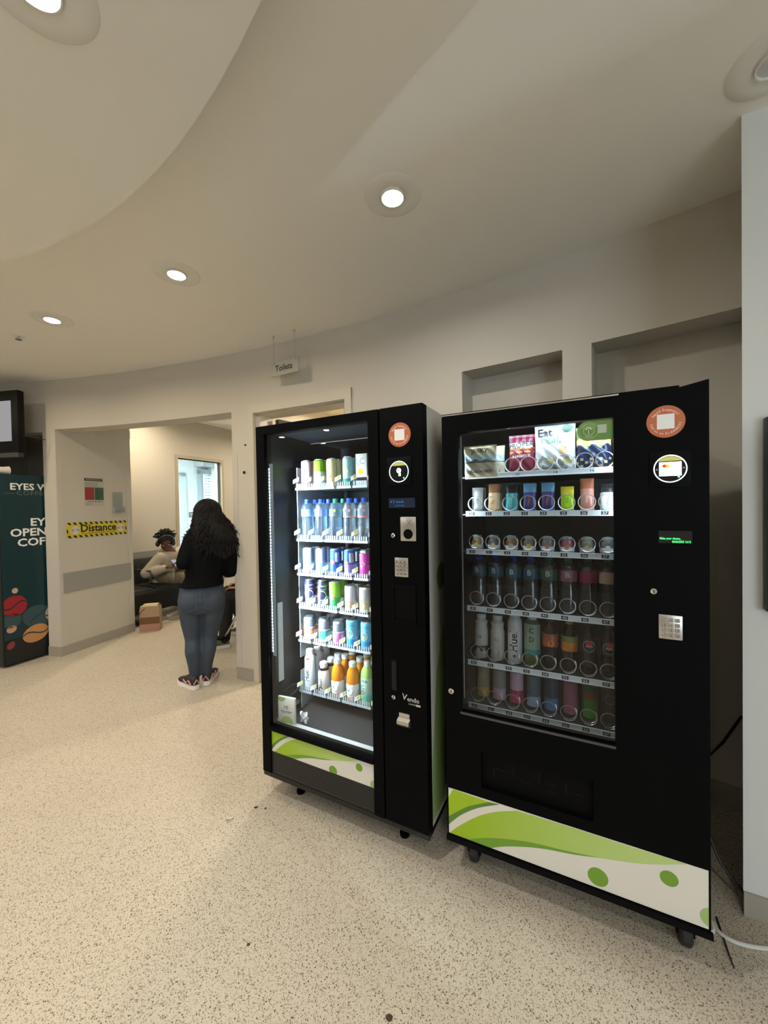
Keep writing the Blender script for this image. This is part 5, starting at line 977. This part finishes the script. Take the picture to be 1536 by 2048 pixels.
def shoe(parent, heel, d, upper, sole, trim, L=.25, lift=0., tongue=None):
    d = Vector((d[0], d[1], 0)).normalized(); r = Vector((d.y, -d.x, 0)); h = Vector(heel)+Vector((0, 0, lift)); M = Matrix((r, d, Vector((0, 0, 1)))).transposed().to_4x4(); M.translation = h
    m = MB(); secs = []
    for t, w_, z1 in ((0, .028, .09), (.02, .034, .10), (.07, .036, .105), (.11, .038, .095), (.15, .042, .075), (.19, .043, .06), (.225, .034, .05), (L, .012, .04)): secs.append(((0, t, .03+(z1-.03)/2), (w_, 0, 0), (0, 0, (z1-.03)/2+.006)))
    loftring(m, secs, 16); m.xf(M); s = fuse(m, 'shoe_upper', upper, parent, .007, 4); s.name = 'shoe'
    out = [(-.030, .0), (-.036, .05), (-.036, .10), (-.044, .16), (-.044, .20), (-.030, .24), (0, L+.008), (.028, .24), (.042, .20), (.042, .16), (.035, .10), (.036, .05), (.030, .0), (.015, -.012), (-.015, -.012)]
    MB().prism(out, 0, .034, 'z').xf(M).build('sole', sole, s, False); MB().prism([(x*.97, y*.98) for x, y in out], -.0015, .008, 'z').xf(M).build('outsole', mat('outsole_black', (.02, .02, .02), .6), s, False)
    if trim:
        for q in (-1, 1):
            MB().tube([M @ Vector((q*.036, .02, .045)), M @ Vector((q*.040, .05, .075)), M @ Vector((q*.042, .08, .050)), M @ Vector((q*.044, .12, .07))], .006, 6).build('stripe', trim, s)
        MB().tube([M @ Vector((-.022, -.001, .045)), M @ Vector((0, -.004, .078)), M @ Vector((.022, -.001, .045))], .006, 6).build('heel_stripe', trim, s)
    return s
DENIM = mat('denim', (.036, .050, .074), .75, noise=.35, nscale=9, bump=.25)
# ---- standing woman, seen from behind
O = onz(396, 1372); O.z = 0; W_ = Fig(O, (-.34, .94, 0)); X = W_.px
wm = thing('person', 'standing person with long dark curly hair, black top and blue jeans', 'person', O)
SK1 = mat('skin_light', (.52, .30, .22), .5)
hips = X(404, 1198, .02); waist = X(408, 1162, .03); chest = X(416, 1100, .05); neck = X(417, 1062, .06); hc = X(416, 1030, .08)
sL = X(386, 1080, .05); sR = X(452, 1082, .05); eL = X(367, 1129, -.05); eR = X(463, 1140, .05)
wrL = X(393, 1152, .18); wrR = X(448, 1150, .27)
kL = X(386, 1278, .05); kR = X(419, 1274, .06); aL = X(390, 1350, .0); aR = X(413, 1344, .03)
R = W_.r; Fv = W_.f; Z = Vector((0, 0, 1))
b = MB(); PH = head_parts(b, hc, Fv*1+Z*-.22+R*.1, Z)
limb(b, [neck-Z*.03, neck+Z*.07], [.055, .052]); loftring(b, [(waist-Z*.02, R*.125, Fv*.085), (chest, R*.145, Fv*.095), (neck-Z*.03, R*.08, Fv*.06)])
limb(b, [sL, eL, wrL], [.045, .036, .024]); limb(b, [sR, eR, wrR], [.045, .036, .024]); hand_parts(b, wrL, Fv+R*.6+Z*.1, R, .5, 1); hand_parts(b, wrR, Fv-R*.4+Z*.1, -R, .5, -1)
loftring(b, [(hips-Z*.03, R*.13, Fv*.10), (waist, R*.12, Fv*.085)]); limb(b, [hips-R*.085-Z*.02, kL, aL, aL-Z*.05+Fv*.02], [.075, .048, .036, .034]); limb(b, [hips+R*.085-Z*.02, kR, aR, aR-Z*.05+Fv*.02], [.075, .048, .036, .034])
fuse(b, 'body', SK1, wm, .008, 3); face_bits(wm, PH)
# jeans
j = MB(); hemz = X(404, 1160, .02); cr = X(404, 1216, .02)
loftring(j, [(X(405, 1158, .03), R*.145, Fv*.098), (X(404, 1172, .025), R*.165, Fv*.115), (hips, R*.186, Fv*.14), (X(404, 1212, .02), R*.180, Fv*.13), (cr-Z*.03, R*.165, Fv*.10)], 28)
ball(j, hips-R*.078-Fv*.045-Z*.01, (.095, .095, .105)); ball(j, hips+R*.078-Fv*.045-Z*.01, (.095, .095, .105))
limb(j, [X(382, 1212, .02), X(383, 1245, .04), kL, X(386, 1304, .0), X(389, 1330, .0), aL+Z*.005], [.098, .083, .062, .063, .050, .043], 18)
limb(j, [X(427, 1212, .02), X(424, 1240, .04), kR, X(418, 1296, .01), X(414, 1326, .02), aR+Z*.005], [.094, .080, .060, .060, .047, .042], 18)
jn = fuse(j, 'jeans', DENIM, wm, .010, 7)
m = MB(); dk = mat('denim_seam', (.085, .11, .14), .7)
for sgn in (-1, 1):
    c = hips+R*.088*sgn-Fv*.142+Z*.005; q = [c-R*.058+Z*.05, c+R*.058+Z*.05, c+R*.055-Z*.05, c-Z*.075, c-R*.055-Z*.05]
    pts = [p+Fv*(.028*(abs((p-hips).dot(R))/.16)**2*2.2) for p in q]; m.tube(pts, .0024, 5, closed=True)
m.tube([hips-Fv*.112+Z*.115, hips-Fv*.146+Z*.04, hips-Fv*.115-Z*.06], .0024, 5); m.tube([X(405, 1166, .03)+R*.16*math.sin(a)-Fv*.115*math.cos(a) for a in [R_(-80+160*k/16) for k in range(17)]], .003, 5); m.build('seam', dk, jn)
m = MB()
for k, (dz_, w_) in enumerate(((.03, .05), (.012, .055), (-.012, .05), (-.03, .045))):
    m.tube([kL+Z*(dz_+.004*math.sin(i))+R*w_*math.sin(a)*1.15-Fv*.066*math.cos(a) for i, a in enumerate([R_(-60+120*q/8) for q in range(9)])], .0035, 5)
m.build('crease', DENIM, jn)
# black top
BT_ = mat('black_cotton', (.0035, .004, .0045), .85, spec=.08, bump=.15, nscale=60)
t_ = MB(); loftring(t_, [(X(404, 1171, .02), R*.172, Fv*.14), (X(408, 1152, .03), R*.142, Fv*.125), (X(412, 1130, .04), R*.172, Fv*.125), (X(418, 1098, .05), R*.20, Fv*.125), (X(418, 1080, .055), R*.185, Fv*.11), (X(418, 1066, .06), R*.10, Fv*.08), (X(418, 1060, .06), R*.07, Fv*.07)], 28)
limb(t_, [sL, X(374, 1108, .0), eL+Z*.01], [.075, .068, .058], 16); limb(t_, [sR, X(462, 1112, .04), eR, eR.lerp(wrR, .45)], [.076, .068, .062, .05], 16); pass
fuse(t_, 'top', BT_, wm, .011, 6)
# long curly hair
HR = mat('hair_dark', (.004, .003, .003), .6, spec=.25, bump=.3, nscale=70); HR2 = mat('hair_brown', (.010, .0045, .003), .6, spec=.25)
h = MB(); Mh = Matrix((R, Fv, Z)).transposed()
ball(h, hc+Z*.028-Fv*.022, (.099, .105, .105), Mh); loftring(h, [(hc+Z*.06-Fv*.03, R*.085, Fv*.085), (hc-Z*.02-Fv*.045+R*.005, R*.115, Fv*.10), (hc-Z*.10-Fv*.07+R*.03, R*.145, Fv*.10), (hc-Z*.19-Fv*.085+R*.055, R*.175, Fv*.095), (hc-Z*.28-Fv*.09+R*.07, R*.165, Fv*.075), (hc-Z*.36-Fv*.085+R*.06, R*.11, Fv*.05), (hc-Z*.43-Fv*.08+R*.05, R*.05, Fv*.03)], 22)
hair = fuse(h, 'hair', HR, wm, .012, 4)
rn = random.Random(5); cu1 = MB(); cu2 = MB()
for k in range(260):
    a = R_(rn.uniform(-125, 125)); e0_ = R_(rn.uniform(15, 85)); Ln = rn.uniform(.24, .40) if abs(a) < 1.2 else rn.uniform(.18, .31); out = []; ph = rn.uniform(0, 6); am = rn.uniform(.006, .012); n = 40; side = math.sin(a); az = R*math.sin(a)-Fv*math.cos(a); hc_ = hc+Z*.028-Fv*.02; f_ = rn.uniform(24, 36)
    for i in range(n):
        q = i/(n-1)
        if q < .25: el = e0_*(1-q/.25); base = hc_+(az*math.cos(el)*.104+Z*math.sin(el)*.108)
        else:
            u_ = (q-.25)/.75; base = hc_+az*.104+R*(side*(.085*u_+.01*u_*u_)+.06*u_)-Fv*(.06*math.sin(u_*1.7)*(.4+.6*math.cos(a)))-Z*Ln*u_
        am_ = am*min(1, .25+q*1.2); out.append(base+R*am_*math.sin(ph+q*f_)+Fv*am_*math.cos(ph+q*f_)*.7)
    (cu2 if side > .35 and rn.random() < .5 else cu1).tube(out, [.0052*(1-.5*i/n) for i in range(n)], 5)
for k in range(7):   # loose curls by the near shoulder
    st_ = X(388+rn.uniform(-4, 4), 1046+rn.uniform(0, 8), .04); en = X(369+rn.uniform(-4, 6), 1085+rn.uniform(-12, 4), .02); ph = rn.uniform(0, 6)
    cu1.tube([st_.lerp(en, q/20)+(R*math.sin(ph+q*.8)+Z*math.cos(ph+q*.8)*.5)*.012*(q/20+.2) for q in range(21)], [.0055*(1-.5*q/20) for q in range(21)], 5)
cu1.build('curl', HR, hair); cu2.build('curl_brown', HR2, hair)
m = MB(); ball(m, hc+Z*.135-Fv*.01, (.010, .008, .007)); m.build('hair_clip', mat('clip_red', (.22, .03, .03), .4), hair)
SHU = mat('shoe_black', (.02, .018, .018), .6); SHS = mat('sole_white', (.85, .80, .77), .5); SHP = mat('shoe_pink', (.55, .26, .26), .5)
hl = onz(393, 1379)-O; hr = onz(412, 1371)-O
shoe(wm, (hl.x, hl.y, .002), Fv*.75-R*.55, SHU, SHS, SHP); shoe(wm, (hr.x, hr.y, .002), Fv*.95+R*.22, SHU, SHS, SHP)
# ---- seated figures on the bench
def seated(base, fwd, name_label, skin, top_m, leg_m, shoe_m, headc, headf, arms, hood=False, sleeve=1., legs=True, headk=1.0, lean=.05, tz=1.):
    B = Vector((base[0], base[1], 0)); f = Vector(fwd).normalized(); r = Vector((f.y, -f.x, 0)); Z = Vector((0, 0, 1)); t = thing('person', name_label, 'person', B)
    P = lambda a, b_, z: r*a+f*b_+Z*(z if z < .54 else .54+(z-.54)*tz)
    hip = P(0, 0, .55); ch = P(0, lean, .83); nk = P(0, lean+.05, 1.0); hc = Vector(headc)-B
    b = MB(); PHd = head_parts(b, hc, headf, Z, headk); limb(b, [nk, hc-Z*.03], [.055, .05]); loftring(b, [(P(0, 0, .50), r*.15, f*.11), (ch, r*.14, f*.09), (nk, r*.07, f*.06)])
    hands = []
    for sgn, (el, wr, hd_, hn_) in zip((-1, 1), arms):
        sh = P(.165*sgn, lean, .93); el = Vector(el)-B; wr = Vector(wr)-B; limb(b, [sh, el, wr], [.042, .036, .025]); hand_parts(b, wr, hd_, hn_, .75, sgn); hands.append((sh, el, wr))
    kn = [P(-.11, .44, .53), P(.12, .46, .53)]; an = [P(-.13, .40, .09), P(.14, .46, .09)]
    if legs is not True: an = [Vector(q)-B for q in legs]
    for s_, k_, a_ in zip((-1, 1), kn, an): limb(b, [P(.09*s_, .02, .53), k_, a_], [.07, .05, .036])
    fuse(b, 'body', skin, t, .008, 3); face_bits(t, PHd)
    g = MB(); loftring(g, [(P(0, 0, .47), r*.19, f*.16), (P(0, .01, .56), r*.185, f*.155), (P(0, lean*.6, .72), r*.175, f*.14), (P(0, lean, .87), r*.19, f*.125), (P(0, lean+.03, .96), r*.15, f*.10), (P(0, lean+.045, 1.01), r*.085, f*.08)], 26)
    for sh, el, wr in hands:
        if sleeve >= 1: limb(g, [sh, el, el.lerp(wr, .55), el.lerp(wr, .92)], [.078, .070, .058, .043], 16)
        else: limb(g, [sh, sh.lerp(el, sleeve)], [.08, .07], 16)
    if hood: loftring(g, [(nk-f*.02-Z*.05, r*.13, f*.11), (nk-f*.03-Z*.01, r*.12, f*.105), (nk-f*.05+Z*.02, r*.10, f*.08)], 20); ball(g, nk-f*.12-Z*.01, (.10, .08, .07))
    gg = fuse(g, 'top', top_m, t, .011, 6)
    l = MB()
    for s_, k_, a_ in zip((-1, 1), kn, an): limb(l, [P(.09*s_, -.02, .53), k_, k_.lerp(a_, .45), a_], [.098, .075, .068, .058], 16)
    ball(l, hip-Z*.02, (.17, .13, .10), Matrix((r, f, Z)).transposed()); fuse(l, 'trousers', leg_m, t, .012, 5)
    for s_, a_ in zip((-1, 1), an): shoe(t, (a_.x-f.x*.05, a_.y-f.y*.05, .002), f+r*.15*s_, shoe_m, SHS, None)
    return t, PHd, hc, f, r, gg
SK2 = mat('skin_dark', (.14, .055, .03), .45); SK3 = mat('skin_brown', (.30, .12, .06), .45)
HOOD = mat('hoodie_oat', (.46, .40, .31), .85, noise=.1, nscale=25, bump=.2); CAMO = mat('camo_trousers', (.14, .12, .075), .85, noise=.5, nscale=18)
sb = Wp(.06, .50); hd = CAM+ray(331, 1083)*((sb.y-.0)/ray(331, 1083).y)
hd = onpl(331, 1084, sb+WN*.16, Vector((0, 1, 0)))
ph_ = onpl(342, 1131, sb+Vector((0, -.20, 0)), Vector((0, 1, 0))); el_ = onpl(292, 1147, sb+Vector((0, -.27, 0)), Vector((0, 1, 0)))
p1, PHd, hcl, f1, r1, g1 = seated(sb, Vector((1, -.12, 0)), 'seated person in an oat hoodie with black headphones looking down at a phone', SK2, HOOD, CAMO, mat('shoe_dark', (.03, .03, .03), .6), hd, WN*.75+Vector((.15, -.75, -.75)), [((sb+Vector((.10, .26, .66))), (ph_+WD*.06+Vector((0, 0, -.01))), WN*.6-WD*.5, Vector((0, 0, 1))), ((el_), (ph_-WD*.08-Vector((0, 0, .015))), WN*.7+WD*.4, Vector((0, 0, 1)))], hood=True, lean=.10, tz=.72)
HB = mat('hair_black', (.010, .009, .008), .75, bump=.4, nscale=90); m = MB(); ball(m, PHd(0, -.014, .045), (.094, .098, .082)); hr_ = fuse(m, 'hair', HB, p1, .01, 2); rn = random.Random(9); m = MB()
for k in range(190):
    a, e_ = rn.uniform(0, 6.28), rn.uniform(.15, 1.5); d = Vector((math.cos(a)*math.cos(e_), math.sin(a)*math.cos(e_), math.sin(e_))); s0_ = PHd(0, -.01, .05)+d*.078; L = rn.uniform(.03, .075)
    if d.dot(Vector((WN.x*.5+.3, WN.y-.8, 0)).normalized()) > .55 and d.z < .8: continue
    m.tube([s0_, s0_+d*L*.5+Vector((rn.uniform(-.02, .02), rn.uniform(-.02, .02), .01)), s0_+d*L+Vector((rn.uniform(-.03, .03), rn.uniform(-.03, .03), -.008))], [.012, .010, .006], 5)
m.build('locks', HB, hr_)
hp = thing('headphones', 'black over-ear headphones worn by the seated person in the hoodie', 'headphones', sb); HPM = mat('headphone_black', (.02, .02, .022), .35)
m = MB(); m.tube([PHd(.105*math.sin(a), .025+.02*math.cos(a), .012+.125*math.cos(a)) for a in [R_(-92+184*k/20) for k in range(21)]], .010, 8); m.build('headband', mat('headband_grey', (.05, .05, .052), .4), hp)
for s_ in (-1, 1):
    m = MB(); ball(m, PHd(.096*s_, .012, -.015), (.028, .032, .042)); e = m.build('ear_cup', HPM, hp); m = MB(); ball(m, PHd(.118*s_, .02, .01), .008); m.build('cup_light', mat('cup_chrome', (.7, .7, .7), .2, .8), e)
bpy.context.view_layer.update()
pw = ph_+WN*.09+Vector((0, 0, .035)); fn_ = thing('phone', 'dark smartphone held in both hands by the seated person in the hoodie', 'phone', pw, math.atan2(WN.y, WN.x)-R_(90)); Mx = Matrix.Rotation(R_(-40), 4, 'X')
MB().rbox(-.037, .037, -.07, .07, -.004, .004, .003).xf(Mx).build('phone_body', mat('phone_black', (.02, .02, .022), .3), fn_); MB().box(-.034, .034, -.066, .066, .0041, .0046).xf(Mx).build('phone_screen', emat('phone_glow', (.6, .65, .7), .5), fn_)
m = MB(); c0 = ph_+WN*.05-Vector((0, 0, .03))-sb
for k in range(7): 
    cc_ = c0-Vector((0, 0, .025*k)); m.tube([cc_+Vector((.008*math.sin(a) if k % 2 else 0, 0 if k % 2 else .008*math.sin(a), .015*math.cos(a))) for a in [2*math.pi*i/8 for i in range(8)]], .003, 4, closed=True)
m.build('bead_chain', mat('chain_white', (.55, .55, .52), .4), p1)
# second seated person: pale short-sleeved top, bare forearm, green cup
s2 = Wp(.55, .5); h2 = s2+Vector((WN.x*.18, WN.y*.18, 1.02)); e2 = onpl(346, 1106, sb+Vector((0, .10, 0)), Vector((0, 1, 0))); wr2 = onpl(372, 1111, sb+Vector((0, .06, 0)), Vector((0, 1, 0)))
p2, P2, hc2, f2, r2, g2 = seated(s2, WN, 'seated person in a pale short-sleeved top behind the standing one', SK3, mat('cream_tee', (.58, .52, .44), .85), mat('olive_trousers', (.10, .10, .05), .85), mat('shoe_dark', (.03, .03, .03), .6), h2, WN+Vector((0, 0, -.3)), [(s2+WN*.22+WD*.28+Vector((0, 0, .68)), s2+WN*.42+WD*.12+Vector((0, 0, .74)), WN-WD*.3, Vector((0, 0, -1))), (e2, wr2, WN+WD*.5, Vector((0, 0, -1)))], sleeve=.45, tz=.85)
m = MB(); ball(m, hc2+Vector((0, 0, .03))-f2*.02, (.09, .1, .09)); fuse(m, 'hair', HB, p2, .01, 2)
gc = onpl(359, 1117, sb+Vector((0, .0, 0)), Vector((0, 1, 0))); g_ = thing('green_bottle', 'small green bottle in the hand of the person in the pale top', 'bottle', gc-Vector((0, 0, .06)))
MB().lathe([(.022, 0), (.025, .004), (.025, .075), (.014, .095), (.013, .1)], 16).build('bottle_body', mat('bottle_green', (.03, .30, .05), .2), g_); MB().lathe([(.014, .1), (.014, .115)], 12).build('cap', CAPW, g_)
# third person in a wheelchair, mostly behind the pillar
s3 = onz(480, 1285); s3 = Vector((s3.x+.30, s3.y+.15, 0)); f3 = Vector((-.88, -.25, 0)).normalized(); r3 = Vector((f3.y, -f3.x, 0))
BKT = mat('black_trousers', (.008, .008, .009), .85); fa = onz(462, 1270); fb = onz(431, 1296)
p3, P3, hc3, _, _, _ = seated(s3, f3, 'person in black clothes and grey sneakers seated in the wheelchair behind the pillar', SK3, mat('black_jacket', (.010, .010, .011), .85), BKT, mat('sneaker_grey', (.17, .15, .13), .7), s3+f3*.08+Vector((0, 0, 1.16)), f3, [(s3-r3*.26+f3*.12+Vector((0, 0, .66)), s3-r3*.14+f3*.34+Vector((0, 0, .62)), f3+r3*.3, Vector((0, 0, -1))), (s3+r3*.26+f3*.12+Vector((0, 0, .66)), s3+r3*.14+f3*.34+Vector((0, 0, .62)), f3-r3*.3, Vector((0, 0, -1)))], legs=[Vector((fb.x+.09, fb.y+.02, .09)), Vector((fa.x+.16, fa.y+.06, .09))])
m = MB(); ball(m, hc3+Vector((0, 0, .03))-f3*.02, (.09, .1, .09)); fuse(m, 'hair', HB, p3, .01, 2)
wc = thing('wheelchair', 'steel-framed wheelchair with a black seat behind the pillar of the opening', 'wheelchair', s3, math.atan2(f3.y, f3.x)); CHR = mat('chair_chrome', (.62, .60, .56), .25, .9)
MB().rbox(-.22, .22, -.21, .21, .40, .43, .012).build('seat', BKT, wc); MB().rbox(-.245, -.222, -.2, .2, .45, .92, .01).build('backrest', BKT, wc)
for s_ in (-1, 1):
    y = .24*s_
    MB().tube([(-.36, y, .93), (-.24, y, .93), (-.235, y, .40), (.22, y, .40), (.33, y, .36), (.46, y*.85, .13)], .011, 8).build('frame_tube', CHR, wc); MB().tube([(-.22, y, .66), (.14, y, .66), (.17, y, .42)], .011, 8).build('armrest', CHR, wc)
    wh = MB().tube([(-.18+.29*math.cos(a), y*1.16, .302+.29*math.sin(a)) for a in [2*math.pi*k/40 for k in range(40)]], .012, 8, closed=True).build('wheel', mat('tyre_grey', (.06, .06, .06), .6), wc)
    m = MB()
    for k in range(12): a = 2*math.pi*k/12; m.tube([(-.18, y*1.14, .302), (-.18+.29*math.cos(a), y*1.16, .302+.29*math.sin(a))], .0022, 4)
    m.build('spokes', CHR, wh); MB().tube([(-.18+.26*math.cos(a), y*1.25, .302+.26*math.sin(a)) for a in [2*math.pi*k/40 for k in range(40)]], .008, 6, closed=True).build('push_rim', CHR, wh)
    MB().lathe([(.07, -.014), (.075, 0), (.07, .014)], 20).xf(Matrix.Translation((.28, y*.9, .077)) @ Matrix.Rotation(R_(90), 4, 'X')).build('caster_wheel', MATS['tyre_grey'], wc); MB().tube([(.28, y*.98, .08), (.26, y, .39)], .01, 6).build('caster_fork', CHR, wc)
    MB().rbox(.42, .56, y*.85-.07, y*.85+.05, .11, .125, .004).build('footplate', BLK2, wc)
